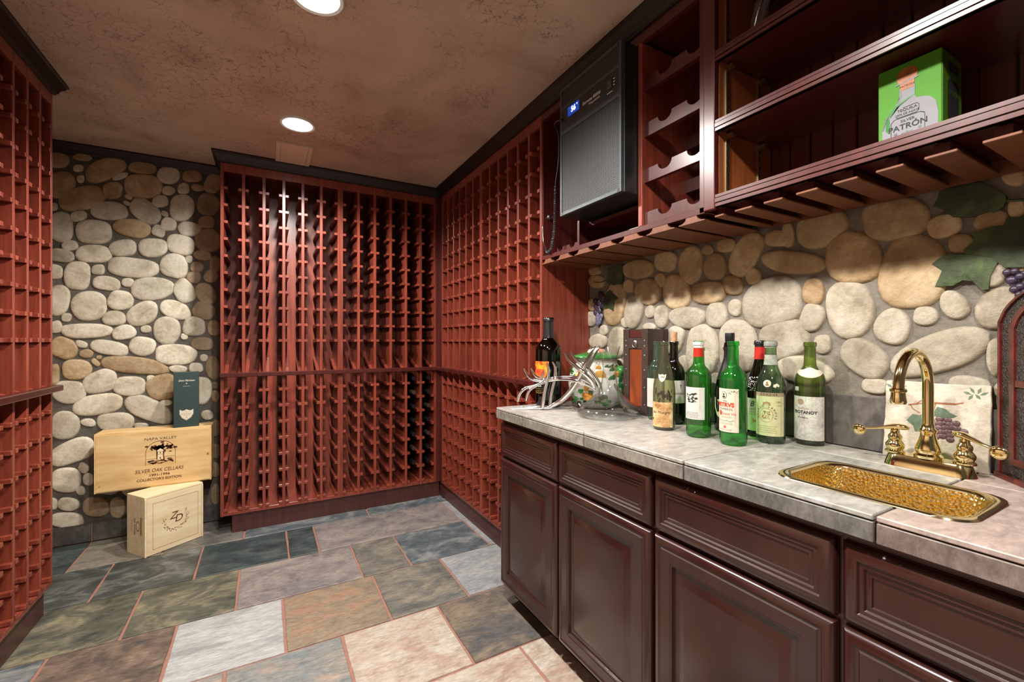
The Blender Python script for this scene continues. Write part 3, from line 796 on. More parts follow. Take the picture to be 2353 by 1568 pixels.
def wrap_poly(parent, P, pts, z, ang, mat, name='emblem', lift=0.0010):
    """flat printed shape (local x right, y up, metres) wrapped on the bottle; pts is a list of closed outlines"""
    vs, fs = [], []
    for pl in pts:
        b = len(vs)
        c = (sum(p[0] for p in pl) / len(pl), sum(p[1] for p in pl) / len(pl))
        for x, y in list(pl) + [c]:
            rr = radius_at(P, z + y) + lift
            a = R(ang) + x / rr
            vs.append((rr * math.sin(a), -rr * math.cos(a), z + y))
        n = len(pl)
        fs += [(b + i, b + (i + 1) % n, b + n) for i in range(n)]
    return flat_mesh(name, vs, fs, mat, parent)
def print_lines(parent, P, ang, zs, mat, w=0.022, h=0.0009, seed=1):
    """lines of print too small to read: rows of short strokes"""
    g = random.Random(seed); pl = []
    z0 = zs[0]
    for z in zs:
        ww = w * g.uniform(.7, 1.0); x = -ww
        while x < ww:
            l = g.uniform(.0015, .005)
            pl.append(rect(x, z - z0, min(x + l, ww), z - z0 + h)); x += l + .0011
    wrap_poly(parent, P, pl, z0, ang, mat, 'small_print')
def ell(cx, cy, a, b, n=18, ph=0): return [(cx + a * math.cos(2 * math.pi * k / n + ph), cy + b * math.sin(2 * math.pi * k / n + ph)) for k in range(n)]
def rect(x0, y0, x1, y1): return [(x0, y0), (x1, y0), (x1, y1), (x0, y1)]
def frame_lines(x0, y0, x1, y1, t): return [rect(x0, y0, x1, y0 + t), rect(x0, y1 - t, x1, y1), rect(x0, y0, x0 + t, y1), rect(x1 - t, y0, x1, y1)]
def bottle(label, xp, ybot, r, h, kind, gmat, turn=0.0, loc=None, group='wine bottles on the slate counter'):
    if loc is None:
        p = PZ(xp, ybot, ZT)
        d = Vector((p.x, p.y, 0)).normalized()
        p = p + d * r
        loc = (p.x, p.y, ZT)
    th = math.atan2(-loc[0], loc[1]) + R(turn)     # front of the bottle turned to the camera, then by 'turn'
    t = thing('wine_bottle', label, 'bottle', loc, th, group)
    P = bottle_profile(kind, r, h)
    inner = [(max(rr - 0.0028, 0.004), zz) for rr, zz in P]
    mb = MB().lathe(P, 40, cap=False)
    mb.add([(0, 0, 0.018)] + [(P[0][0] * math.cos(2 * math.pi * k / 40), P[0][0] * math.sin(2 * math.pi * k / 40), 0) for k in range(40)],
           [(0, (k + 1) % 40 + 1, k + 1) for k in range(40)])    # punt
    g = mb.build('glass_body', gmat, t, world=False, smooth=50)
    return t, P
def ring_part(t, name, P, z0, z1, mat, lift=0.0007, cap=False):
    zs = [z0] + [z for _, z in P if z0 < z < z1] + [z1]
    prof = [(radius_at(P, z) + lift, z) for z in zs]
    if cap: prof += [(prof[-1][0] * .55, z1 + .0008), (0.0008, z1 + .0012)]
    return MB().lathe(prof, 36, cap=False).build(name, mat, t, world=False, smooth=50)

# dark bottles lying in the two corner columns of the corner rack
BP = bottle_profile('bordeaux', 0.037, 0.295)
BODY = MB().lathe(BP, 24).xf(Matrix.Rotation(R(90), 4, 'X')).mesh('glass_body', M['g_dark'], smooth=50)
FOILS = []
for mk in ('black_foil', 'leather'):
    prof = [(radius_at(BP, z) + .0006, z) for z in (.225, .24, .28, .2935)] + [(0.0145, .2962), (.001, .2965)]
    FOILS.append(MB().lathe(prof, 20, cap=False).xf(Matrix.Rotation(R(90), 4, 'X')).mesh('foil_capsule', M[mk], smooth=50))
LABM = patch(BP, 0.05, 0.145, -80, 80).xf(Matrix.Rotation(R(90), 4, 'X')).mesh('paper_label', M['paper_aged'], smooth=50)
cell = 0
for c in (4, 5):
    for j, z in enumerate(RUNG_Z[10:17]):
        xc = XA + WU + TH / 2 + (c + 0.5) * PITCH
        zc = z + 0.0085 + 0.0262
        t = thing('wine_bottle', 'dark bottle lying ' + ('highest', 'second down', 'third down', 'fourth down', 'fifth down', 'sixth down', 'lowest')[j] + (' in the column beside the corner post' if c == 5 else ' in the column next but one to the corner post'), 'bottle', (xc, YB + 0.284, zc), 0, 'dark bottles lying in the corner rack')
        link('glass_body', BODY, t)
        link('foil_capsule', FOILS[(c + j) % 2 if j % 3 else 0], t)
        lb = link('paper_label', LABM, t)
        cell += 1

# ------------------------------------------------------------------ base cabinets
XD = 0.935
DOOR_PROF = [(0.0, 0.020), (0.0, 0.013), (0.004, 0.007), (0.011, 0.0025), (0.020, 0.0), (0.024, 0.0035), (0.028, 0.0035), (0.031, 0.001), (0.058, 0.001), (0.060, 0.003), (0.064, 0.003), (0.067, 0.011), (0.082, 0.0115), (0.084, 0.011), (0.100, 0.0035), (0.104, 0.0025)]
DRAW_PROF = [(0.0, 0.020), (0.0, 0.013), (0.004, 0.007), (0.011, 0.0025), (0.020, 0.0), (0.026, 0.0005), (0.029, 0.0045), (0.033, 0.0045), (0.036, 0.003), (0.039, 0.007), (0.042, 0.007), (0.044, 0.0055), (0.047, 0.0055), (0.049, 0.0085)]
def panel(y0, y1, z0, z1, xf, prof):
    """moulded cabinet front facing -X: nested rectangles at the given insets and depths"""
    vs, fs = [], []
    for ins, dep in prof:
        vs += [(xf + dep, y0 + ins, z0 + ins), (xf + dep, y1 - ins, z0 + ins), (xf + dep, y1 - ins, z1 - ins), (xf + dep, y0 + ins, z1 - ins)]
    for i in range(len(prof) - 1):
        for k in range(4):
            k2 = (k + 1) % 4
            fs.append((i * 4 + k, i * 4 + k2, i * 4 + 4 + k2, i * 4 + 4 + k))
    fs.append((3, 2, 1, 0)); e = 4 * (len(prof) - 1); fs.append((e, e + 1, e + 2, e + 3))
    return MB().add(vs, fs)
bounds = [1.7865, 1.331, 0.874, 0.418, -0.039, -0.496]
clab = ['burgundy base cabinet against the end of the wine rack', 'burgundy base cabinet under the glass decanter and dusty bottles', 'burgundy base cabinet under the green bottles, left of the sink', 'burgundy base cabinet under the right half of the brass sink', 'burgundy base cabinet under the plain end of the worktop']
for i in range(5):
    yb, ya = bounds[i], bounds[i + 1]
    t = thing('base_cabinet', clab[i], 'cabinet', (XD, (ya + yb) / 2, 0), 0, 'row of base cabinets')
    c = MB()
    xs0, xs1 = XD + 0.0225, XRW - 0.004
    zt_side = 0.72
    c.box(xs0 + .02, xs1, ya + .0005, ya + .015, 0.10, zt_side).box(xs0 + .02, xs1, yb - .015, yb - .0005, 0.10, zt_side)
    c.box(xs0 + .02, xs1, ya + .015, yb - .015, 0.10, 0.116).box(xs1 - .01, xs1, ya + .015, yb - .015, 0.116, 0.84)
    c.build('carcass', M['mahogany'], t)
    f = MB()
    f.box(xs0, xs0 + .02, ya + .0003, ya + .022, 0.10, 0.846).box(xs0, xs0 + .02, yb - .022, yb - .0003, 0.10, 0.846)
    f.box(xs0, xs0 + .02, ya + .022, yb - .022, 0.825, 0.846).box(xs0, xs0 + .02, ya + .022, yb - .022, 0.66, 0.685).box(xs0, xs0 + .02, ya + .022, yb - .022, 0.10, 0.116)
    f.build('face_frame', M['mahogany'], t)
    MB().box(1.02, 1.035, ya + .0003, yb - .0003, 0.0, 0.099).build('toe_board', M['crown'], t)
    m0, m1 = 0.0065, 0.004
    panel(ya + m0, yb - m1, 0.677, 0.826, XD, DRAW_PROF).build('drawer_front', M['mahogany'], t, smooth=38)
    panel(ya + m0, yb - m1, 0.094, 0.667, XD, DOOR_PROF).build('door', M['mahogany'], t, smooth=38)

# ------------------------------------------------------------------ worktop of slate tiles with the sink opening
SX0, SX1, SY0, SY1 = 1.000, 1.240, 0.257, 0.583
def rrect(x0, x1, y0, y1, r, z, n=7):
    pts = []
    for cx_, cy_, a0 in ((x1 - r, y1 - r, 0), (x0 + r, y1 - r, 90), (x0 + r, y0 + r, 180), (x1 - r, y0 + r, 270)):
        for k in range(n + 1):
            a = R(a0 + 90 * k / n)
            pts.append((cx_ + r * math.cos(a), cy_ + r * math.sin(a), z))
    return pts
cutter = None
def cut(o):
    global cutter
    if cutter is None:
        g = 0.010
        cutter = link('cutter', MB().poly(rrect(SX0 + g, SX1 - g, SY0 + g, SY1 - g, 0.05, 0.7), (0, 0, 0.4)).mesh('cutter', None))
    cutter.location = -FRAME[o.name].translation if False else (0, 0, 0)
    md = o.modifiers.new('cut', 'BOOLEAN'); md.operation = 'DIFFERENCE'; md.solver = 'EXACT'; md.object = cutter
    bpy.context.view_layer.update()
    dg = bpy.context.evaluated_depsgraph_get()
    me = bpy.data.meshes.new_from_object(o.evaluated_get(dg), depsgraph=dg)
    o.modifiers.clear()
    old = o.data; o.data = me; bpy.data.meshes.remove(old)
    me.name = o.name
wt = thing('worktop', 'long grey slate-tiled worktop over the burgundy cabinets', 'worktop', (0, 0, 0))
yE = -0.49
o = MB().box(0.934, XRW - 0.0005, yE, 1.7862, 0.8475, 0.8868).build('core', M['grout'], wt); cut(o)
joints = [1.7862, 1.553, 1.154, 0.755, 0.355, -0.045, yE]
topm = ['counter', 'counter', 'counter', 'counter_grey', 'counter_pink', 'counter']
edgm = ['edge', 'edge', 'edge', 'edge_dark', 'edge_pink', 'edge']
for i in range(6):
    yb, ya = joints[i], joints[i + 1]
    g = 0.0022
    o = MB().box(0.921, 1.325 - g, ya + g, yb - g, 0.887, ZT).build('top_tile', SL[topm[i]], wt, bevel=0.0018)
    if ya < SY1 and yb > SY0: cut(o)
    MB().box(1.325 + g, XRW - 0.016, ya + g, yb - g, 0.887, ZT).build('top_tile', SL['counter'] if i < 4 else SL['counter_pink'], wt, bevel=0.0015)
    MB().box(0.9205, 0.934, ya + g, yb - g, 0.8485, 0.8845).build('edge_tile', SL[edgm[i]], wt, bevel=0.0015)
    MB().box(XRW - 0.0145, XRW - 0.001, ya + g, yb - g, ZT + 0.001, 1.043).build('splash_tile', SL['splash'], wall_right, bevel=0.0012)
bpy.data.objects.remove(cutter)

# ------------------------------------------------------------------ hammered brass sink
t = thing('bar_sink', 'small hammered brass bar sink let into the slate worktop', 'sink', ((SX0 + SX1) / 2, (SY0 + SY1) / 2, ZT))
def loft(loops, close_last=True, close_first=False):
    n = len(loops[0]); vs, fs = [], []
    for l in loops: vs += l
    for i in range(len(loops) - 1):
        for k in range(n):
            k2 = (k + 1) % n
            fs.append((i * n + k, i * n + k2, (i + 1) * n + k2, (i + 1) * n + k))
    if close_last: fs.append(tuple(range((len(loops) - 1) * n, len(loops) * n)))
    if close_first: fs.append(tuple(reversed(range(n))))
    return MB().add(vs, fs)
def rr_in(g, z, r): return rrect(SX0 + g, SX1 - g, SY0 + g, SY1 - g, r, z)
loft([rr_in(-0.002, ZT + .0002, 0.052), rr_in(0.0, ZT + .0035, 0.05), rr_in(0.006, ZT + .0045, 0.05), rr_in(0.015, ZT + .003, 0.047), rr_in(0.018, ZT - .002, 0.046)], False).build('rim', M['brass_rim'], t, smooth=50)
loft([rr_in(0.0175, ZT - .0015, 0.046), rr_in(0.021, ZT - .02, 0.046), rr_in(0.025, 0.80, 0.046), rr_in(0.034, 0.766, 0.046), rr_in(0.052, 0.752, 0.04), rr_in(0.09, 0.749, 0.02)]).build('basin', M['hammered'], t, smooth=60)
MB().lathe([(0.028, 0.0), (0.028, 0.003), (0.022, 0.0035), (0.018, 0.001), (0.001, 0.001)], 28, ((SX0 + SX1) / 2, (SY0 + SY1) / 2, 0.7495), cap=False).build('drain', M['brass'], t, smooth=50)

# ------------------------------------------------------------------ brass tap
FX, FY = 1.362, 0.421
t = thing('bar_tap', 'polished brass gooseneck tap with two lever handles', 'tap', (FX, FY, ZT))
loft([rrect(FX - .030, FX + .030, FY - .083, FY + .083, .029, ZT + .0003), rrect(FX - .029, FX + .029, FY - .081, FY + .081, .028, ZT + .006), rrect(FX - .024, FX + .024, FY - .075, FY + .075, .023, ZT + .024), rrect(FX - .021, FX + .021, FY - .072, FY + .072, .020, ZT + .028)]).build('base_plate', M['brass'], t, smooth=40)
zb = ZT + .028
MB().lathe([(.026, 0), (.027, .006), (.022, .011), (.024, .018), (.0235, .024), (.019, .036), (.015, .050), (.0145, .058), (.0165, .062), (.0165, .066), (.013, .070), (.0115, .080), (.0001, .081)], 32, (FX, FY, zb), cap=False).build('spout_collar', M['brass'], t, smooth=50)
arc = [(FX, FY, zb + .07), (FX, FY, 1.0), (FX, FY, 1.06), (FX, FY, 1.10)]
rad_ = 0.0735
for k in range(1, 13):
    a = R(180 * k / 12)
    arc.append((FX - rad_ + rad_ * math.cos(a), FY + .004 * k / 12, 1.10 + rad_ * math.sin(a)))
xo = FX - 2 * rad_
arc.append((xo - .001, FY + .004, 1.09))
sp = MB().tube(arc, [.0108] * 4 + [.0108 - .00006 * k for k in range(12)] + [.0112], 18).build('spout', M['brass'], t, smooth=50)
MB().lathe([(.0105, -.030), (.0135, -.030), (.0150, -.026), (.0130, -.014), (.0125, -.005), (.0150, -.003), (.0150, .002), (.0122, .004)], 24, (xo - .001, FY + .004, 1.092), cap=False).build('aerator', M['brass'], sp, smooth=40)
for s_, tip in ((1, (FX - .012, FY + .125, .972)), (-1, (FX - .020, FY - .113, .968))):
    yy = FY + s_ * 0.062
    h = MB().lathe([(.0195, 0), (.0200, .004), (.0155, .008), (.0185, .014), (.0190, .020), (.0150, .026), (.0125, .030), (.0140, .036), (.0135, .041), (.0095, .046), (.0085, .055), (.0001, .058)], 28, (FX, yy, zb), cap=False).build('handle_post', M['brass'], t, smooth=50)
    base = Vector((FX, yy, zb + .060)); tp = Vector(tip)
    d = (tp - base)
    pts = [base - d * .42 + Vector((0, 0, -.004)), base - d * .30, base - d * .12 + Vector((0, 0, .003)), base + Vector((0, 0, .004)), base + d * .3 + Vector((0, 0, .002)), base + d * .6, base + d * .85, tp]
    lv = MB().tube([tuple(p) for p in pts], [.004, .0085, .0095, .0085, .0060, .0042, .0040, .0045], 12)
    lv.v = [Vector((p.x, p.y, base.z + (p.z - base.z) * .8)) for p in lv.v]
    lv.ball(tuple(tp + d.normalized() * .008), .0155, 18, 10, (.45, 1.0, .92))
    lv.build('lever', M['brass'], h, smooth=60)

# ------------------------------------------------------------------ wall cabinet with scalloped bottle bars
U1A, U1B = 0.8812, 1.7862
u1 = thing('wall_cabinet', 'cherry wall cabinet with scalloped bottle bars and the cooling unit opening', 'cabinet', (XR, (U1A + U1B) / 2, 1.571))
CD, CHR = M['cherry_dark'], M['cherry']
MB().box(XR, XR + .02, U1A, U1B, 2.266, 2.3025).build('fascia', CD, u1, bevel=.001)
MB().box(XR, XR + .02, U1A, U1B, 1.5915, 1.611).build('bottom_rail', CD, u1, bevel=.001)
MB().box(XR + .02, 1.452, U1A + .018, U1B, 1.593, 1.608).build('bottom_board', CD, u1)
MB().box(1.452, 1.462, U1A, U1B, 1.593, 2.3).build('back_panel', CD, u1)
MB().box(XR + .02, 1.452, U1A + .018, U1B, 2.285, 2.30).build('top_board', CD, u1)
MB().box(XR, 1.452, 1.137, 1.155, 1.611, 2.266).build('partition', CHR, u1, bevel=.0015)
MB().box(XR, 1.452, U1A, U1A + .018, 1.593, 2.266).build('side_panel', CD, u1, bevel=.0015)
MB().box(XR + .004, 1.452, U1B - .006, U1B, 1.611, 2.266).build('side_panel', CD, u1)
def bar(y0, y1, z0, h, notches, r, name='bottle_bar', x0=XR + .012):
    """upright board with round notches cut in its top edge"""
    pts = [(y0, z0), (y1, z0), (y1, z0 + h)]
    for c in sorted(notches, reverse=True):
        for k in range(0, 11):
            a = R(180 * k / 10)
            yy = c + r * math.cos(a); zz = z0 + h - r * .85 * math.sin(a)
            if y0 < yy < y1: pts.append((yy, zz))
    pts.append((y0, z0 + h))
    return MB().poly([(x0, a, b) for a, b in pts], (.018, 0, 0))
for z0 in (1.611, 1.765, 1.928, 2.091):
    bar(0.8995, 1.1368, z0, 0.048, (0.925, 1.045), 0.030).build('bottle_bar', CD, u1)
for z0 in (1.611, 1.765, 1.928, 2.091):
    bar(0.8995, 1.1368, z0, 0.048, (0.925, 1.045), 0.030, x0=1.40).build('bottle_bar', CD, u1)
MB().box(XR + .02, 1.452, 1.52, 1.534, 1.608, 1.725).build('upright', CD, u1)
MB().box(XR + .06, 1.452, 1.155, 1.52, 1.700, 1.715).build('inner_shelf', CD, u1)
bar(1.545, 1.70, 1.608, 0.030, (1.585, 1.675), 0.020, x0=XR + .03).build('bottle_bar', CD, u1)
# stemware blocks under it
def stem_block(y0, y1):
    z0, z1 = 1.5712, 1.5912
    pts = [(y0, z0), (y1, z0), (y1, z0 + .003)]
    c = .028
    for k in range(1, 7):
        a = R(90 * k / 6); pts.append((y1 - c * math.sin(a), z1 - (z1 - z0 - .003) * math.cos(a)))
    for k in range(6, -1, -1):
        a = R(90 * k / 6); pts.append((y0 + c * math.sin(a), z1 - (z1 - z0 - .003) * math.cos(a)))
    return MB().poly([(XR + .001, a, b) for a, b in pts], (.285, 0, 0))
ys = [0.8815, 0.9775]
stem = [(0.8815, 0.9775)] + [(0.9955 + .1375 * k, 1.116 + .1375 * k) for k in range(5)] + [(1.683, 1.7855)]
for a, b_ in stem: stem_block(a, b_).build('stemware_block', M['plank'], u1)

# white card standing at the bottom of the cabinet
tag(MB().box(1.192, 1.30, 1.158, 1.222, 1.6085, 1.620).build('card_box', M['paper_white'], bevel=.001), 'flat white card box lying under the cooling unit', 'box')

# ------------------------------------------------------------------ open shelf cabinet
U2B, U2A = 0.8805, -0.49
u2 = thing('shelf_cabinet', 'dark cherry open shelf cabinet with three moulded shelves and stemware rails', 'cabinet', (XR, (U2A + U2B) / 2, 1.575))
MB().box(XR - .006, XR + .016, 0.842, U2B, 1.594, 2.3025).build('stile', CD, u2, bevel=.003, seg=2)
MB().box(XR + .016, 1.450, 0.842, 0.860, 1.60, 2.3025).build('side_panel', M['orange_wood'], u2)
MB().box(XR, XR + .02, U2A, 0.842, 2.266, 2.3025).build('fascia', CD, u2)
MB().box(XR + .02, 1.450, U2A, 0.842, 2.285, 2.30).build('top_board', CD, u2)
bw = 0.0605
for k in range(22):
    yb = 0.842 - bw * k
    MB().box(1.450, 1.4615, yb - bw + .0016, yb - .0016, 1.60, 2.3).build('back_board', CD, u2, bevel=.002)
for z0, z1 in ((1.600, 1.635), (1.825, 1.857), (2.033, 2.063)):
    sh = MB().box(XR + .012, 1.450, U2A, 0.8415, z0 + .006, z1 - .002).build('shelf', CD, u2)
    hz = z1 - z0
    e = MB()
    e.box(XR - .004, XR + .0118, U2A, 0.8415, z0, z0 + hz * .26).box(XR - .006, XR + .0118, U2A, 0.8415, z0 + hz * .34, z0 + hz * .68).box(XR - .004, XR + .0118, U2A, 0.8415, z0 + hz * .76, z1)
    e.box(XR + .001, XR + .0119, U2A, 0.8415, z0, z1)
    e.build('front_moulding', CD, sh)
for xs in (1.222, 1.384):
    st = MB().box(xs - .008, xs + .008, 0.8385, 0.8418, 1.637, 2.26).build('shelf_strip', M['strip'], u2)
    sl_ = MB()
    for k in range(24):
        zz = 1.65 + k * .0255
        sl_.box(xs - .003, xs + .003, 0.8381, 0.8386, zz, zz + .008)
    sl_.build('slot_row', M['black'], st)
    for zz in (1.825, 2.033):
        MB().box(xs - .009, xs + .009, 0.818, 0.8384, zz - .009, zz - .0005).build('shelf_clip', M['strip'], u2)
PL = [(1641.8, 1662.5), (1688, 1727), (1754, 1797.5), (1828.6, 1878), (1913.6, 1970), (2011.8, 2076), (2123, 2200), (2257, 2350)]
prs = []
for a, b_ in PL:
    prs.append((PX(b_, 400, 1.186).y, PX(a, 400, 1.186).y))
stp = prs[-2][0] - prs[-1][0]
while prs[-1][0] - stp > U2A: prs.append((prs[-1][0] - stp, prs[-1][1] - stp))
for ya, yb in prs:
    pk = MB().box(1.186, 1.440, ya, yb, 1.574, 1.580).build('stemware_plank', M['plank'], u2, bevel=.0012)
    ym = (ya + yb) / 2
    MB().box(1.196, 1.436, ym - .012, ym + .012, 1.5802, 1.601).build('spacer', CD, pk)
MB().box(1.443, 1.449, U2A, 0.842, 1.573, 1.606).build('rear_cleat', M['plank'], u2)

# ------------------------------------------------------------------ cooling unit
def grille_mat():
    m, nt, b = newmat('perforated_black_metal')
    v = coords(nt, (1, 1, 1))
    sx = nt.nodes.new('ShaderNodeSeparateXYZ'); nt.links.new(v, sx.inputs[0])
    cb = nt.nodes.new('ShaderNodeCombineXYZ')
    nt.links.new(sx.outputs['Y'], cb.inputs['X']); nt.links.new(sx.outputs['Z'], cb.inputs['Y'])
    vo = nt.nodes.new('ShaderNodeTexVoronoi'); vo.voronoi_dimensions = '2D'; vo.inputs['Scale'].default_value = 150; vo.inputs['Randomness'].default_value = 0.0
    nt.links.new(cb.outputs[0], vo.inputs['Vector'])
    r = ramp(nt, [(0.36, (0.003, 0.003, 0.004, 1)), (0.42, (0.062, 0.066, 0.068, 1))])
    nt.links.new(vo.outputs['Distance'], r.inputs[0])
    nt.links.new(r.outputs[0], b.inputs['Base Color'])
    b.inputs['Roughness'].default_value = 0.45
    b.inputs['Metallic'].default_value = 0.4
    bump(nt, b, vo.outputs['Distance'], 0.5, 0.002)
    return m
M['grille'] = grille_mat()
GX, GY0, GY1, GZ0, GZ1 = 1.092, 1.1575, 1.526, 1.7286, 2.2645
cu_ = thing('cooling_unit', 'black perforated-front cellar cooling unit with a lit blue display', 'cooling unit', (GX, (GY0 + GY1) / 2, GZ0))
MB().box(GX + .014, 1.43, GY0, GY1, GZ0, GZ1).build('housing', M['black_metal'], cu_, bevel=.002)
f = MB()
b0 = .012
f.box(GX, GX + .0138, GY0 + .001, GY0 + b0, GZ0 + .001, GZ1).box(GX, GX + .0138, GY1 - b0, GY1 - .001, GZ0 + .001, GZ1)
for za, zb_ in ((GZ0 + .001, GZ0 + .013), (2.068, 2.083), (2.172, 2.184), (GZ1 - .012, GZ1)):
    f.box(GX, GX + .0138, GY0 + b0, GY1 - b0, za, zb_)
f.build('front_frame', M['grey_metal'], cu_)
MB().box(GX + .003, GX + .0138, GY0 + b0, GY1 - b0, GZ0 + .013, 2.068).build('lower_grille', M['grille'], cu_)
MB().box(GX + .003, GX + .0138, GY0 + b0, GY1 - b0, 2.184, GZ1 - .012).build('upper_grille', M['grille'], cu_)
cp = MB().box(GX + .001, GX + .0138, GY0 + b0, GY1 - b0, 2.083, 2.172).build('control_panel', M['black_metal'], cu_)
dp = MB().box(GX - .001, GX + .001, 1.397, 1.470, 2.128, 2.166).build('display', M['lcd'], cu_)
def yz_text(parent, s, size, yc, zc, x, mat, **k):
    """lettering on a face that looks towards -X (reads left to right with falling Y)"""
    vs, fs = text_geo(s, size, **k)
    inv = FRAME[parent.name].inverted()
    return flat_mesh('lettering', [inv @ Vector((x, yc - a, zc + b)) for a, b in vs], fs, mat, parent)
yz_text(dp, '56', 0.030, 1.432, 2.147, GX - .0016, M['lcd_digit'], bold=0.0006)
yz_text(dp, '°', 0.022, 1.408, 2.150, GX - .0016, M['lcd_digit'])
for yy in (1.475, 1.392):
    m_ = MB()
    for k in range(4): m_.box(GX - .0006, GX + .001, yy - .004, yy + .004, 2.131 + .009 * k, 2.136 + .009 * k)
    m_.build('button_row', M['grey_metal'], cu_)
yz_text(cu_, 'Extreme 8000ti', 0.0170, 1.322, 2.134, GX - .0002, M['white_ink'], shear=0.25, bold=0.0002)
yz_text(cu_, 'WhisperKOOL', 0.0105, 1.305, 2.1175, GX - .0002, M['white_ink'], shear=0.25, bold=0.0001)
MB().box(GX - .004, GX + .001, 1.206, 1.228, 2.118, 2.150).build('rocker_switch', M['grey_metal'], cu_, bevel=.002)
m_ = MB()
for k in range(3): m_.box(GX - .0004, GX + .001, 1.192, 1.199, 2.122 + .011 * k, 2.1245 + .011 * k)
m_.box(GX - .0004, GX + .001, 1.203, 1.232, 2.104, 2.1055)
m_.build('switch_marks', M['white_ink'], cu_)
for yy, zz in ((GY0 + .016, GZ0 + .008), (GY0 + .016, GZ1 - .008), (GY1 - .016, GZ0 + .008)):
    MB().box(GX - .0012, GX, yy - .005, yy + .005, zz - .004, zz + .004).build('corner_screw', M['black'], cu_)
# coiled lead hanging beside the unit
pts = [(GX - .008, 1.512, 2.130), (GX - .012, 1.535, 2.135), (GX + .005, 1.575, 2.140), (GX + .040, 1.603, 2.135), (GX + .055, 1.612, 2.10), (GX + .056, 1.618, 2.0), (1.150, 1.640, 1.93), (1.155, 1.650, 1.905)]
pts = smooth_pts(pts, 5)
ld_ = thing('coiled_lead', 'dark coiled electric lead hanging at the left of the cooling unit', 'cable', (1.155, 1.66, 1.62))
MB().tube(pts, 0.0024, 8).build('straight_lead', M['grey_metal'], ld_, smooth=60)
spine = smooth_pts([(1.155, 1.650, 1.905), (1.156, 1.656, 1.80), (1.156, 1.664, 1.70), (1.157, 1.690, 1.632), (1.158, 1.722, 1.618), (1.158, 1.735, 1.640)], 10)
hel = []
tot = 0.0
for i in range(len(spine) - 1):
    a, b_ = Vector(spine[i]), Vector(spine[i + 1])
    d = (b_ - a); Ls = d.length; tn = d.normalized()
    u_ = tn.cross(Vector((1, 0, 0))).normalized(); v_ = tn.cross(u_)
    steps = max(2, int(Ls / 0.0009))
    for k in range(steps):
        q = tot + Ls * k / steps
        ang = q / 0.0075 * 2 * math.pi
        hel.append(tuple(a + d * (k / steps) + (u_ * math.cos(ang) + v_ * math.sin(ang)) * 0.0052))
    tot += Ls
MB().tube(hel, 0.0019, 5).build('coil', M['grey_metal'], ld_, smooth=60)
MB().tube(smooth_pts([(1.158, 1.735, 1.640), (1.160, 1.757, 1.68), (1.163, 1.768, 1.75)], 5), 0.0015, 6).build('thin_wire', M['chrome'], ld_, smooth=60)
MB().tube([(GX - .006, 1.500, 2.1295), (GX - .008, 1.516, 2.1305)], [.0055, .0045], 10).build('plug', M['black'], ld_, smooth=40)
tk = thing('wall_hook', 'small round metal cable hook on the cabinet side left of the cooling unit', 'hook', (1.20, 1.779, 1.80))
MB().lathe([(.004, 0), (.004, .012), (.013, .014), (.013, .022), (.009, .025), (.0005, .026)], 20).xf(Matrix.Translation((1.20, 1.7798, 1.80)) @ Matrix.Rotation(R(90), 4, 'X')).build('head', M['pewter'], tk, smooth=50)

# ------------------------------------------------------------------ bottles standing on the worktop
# aged burgundy bottle with a shield on its shoulder
t, P = bottle('dusty clear-olive bottle with a brown aged label and a small shield', 1526, 991, 0.0365, 0.302, 'burgundy', M['g_smoke'])
lb = patch(P, 0.012, 0.096, -88, 48, na=20).build('paper_label', M['paper_aged'], t, world=False, smooth=50)
wrap_text(lb, P, 'lles Musigny', 0.0135, 0.062, -18, M['brown_ink'], shear=0.35)
print_lines(lb, P, -16, [0.050, 0.043, 0.037, 0.030], M['tan_ink'], seed=2)
wrap_poly(lb, P, [ell(0, 0, .004, .004)], 0.038, -70, M['ink'], 'seal')
wrap_poly(lb, P, [ell(-.004, .0, .009, .005, 12), ell(.006, .001, .007, .004, 12), ell(0, -.006, .004, .003, 10)], 0.084, -34, M['tan_ink'])
sh = wrap_poly(t, P, [[(-.013, .012), (-.006, .009), (0, .012), (.006, .009), (.013, .012), (.012, 0), (.007, -.010), (0, -.015), (-.007, -.010), (-.012, 0)]], 0.179, -12, M['paper'], 'shield_label', 0.0008)
wrap_text(sh, P, '1943', 0.0085, 0.181, -12, M['ink'], lift=0.0016, shear=0.2)

g0 = random.Random(17)
wrap_poly(t, P, [ell(g0.uniform(-.030, .030), g0.uniform(-.022, .016), g0.uniform(.0015, .005), g0.uniform(.003, .010), 9, g0.uniform(0, 3)) for _ in range(26)], 0.122, -5, M['leather'], 'dirt_patches', 0.0008)
# green bottle with the red collar
t, P = bottle('green bottle with a red foil collar and an engraved estate label', 1605, 1008, 0.037, 0.303, 'bordeaux', M['g_green'])
lb = patch(P, 0.058, 0.158, -95, 28, na=20).build('paper_label', M['paper_white'], t, world=False, smooth=50)
wrap_poly(lb, P, frame_lines(-.030, .030, .026, .050 + .046, .0006), 0.058, -32, M['tan_ink'], 'border')
g0 = random.Random(3)
wrap_poly(lb, P, [ell(g0.uniform(-.022, .014), g0.uniform(-.013, .015), g0.uniform(.002, .006), g0.uniform(.0010, .0026), 8) for _ in range(34)], 0.124, -28, M['ink'], 'engraving')
wrap_poly(lb, P, [rect(-.036, 0, .030, .0006)], 0.085, -32, M['ink'], 'rule')
print_lines(lb, P, -34, [0.079, 0.075, 0.071, 0.067, 0.063], M['ink'], 0.026, seed=3)
ring_part(t, 'red_collar', P, 0.253, 0.281, M['red_foil'])
ring_part(t, 'torn_foil', P, 0.2812, 0.300, M['white_foil'], cap=True)

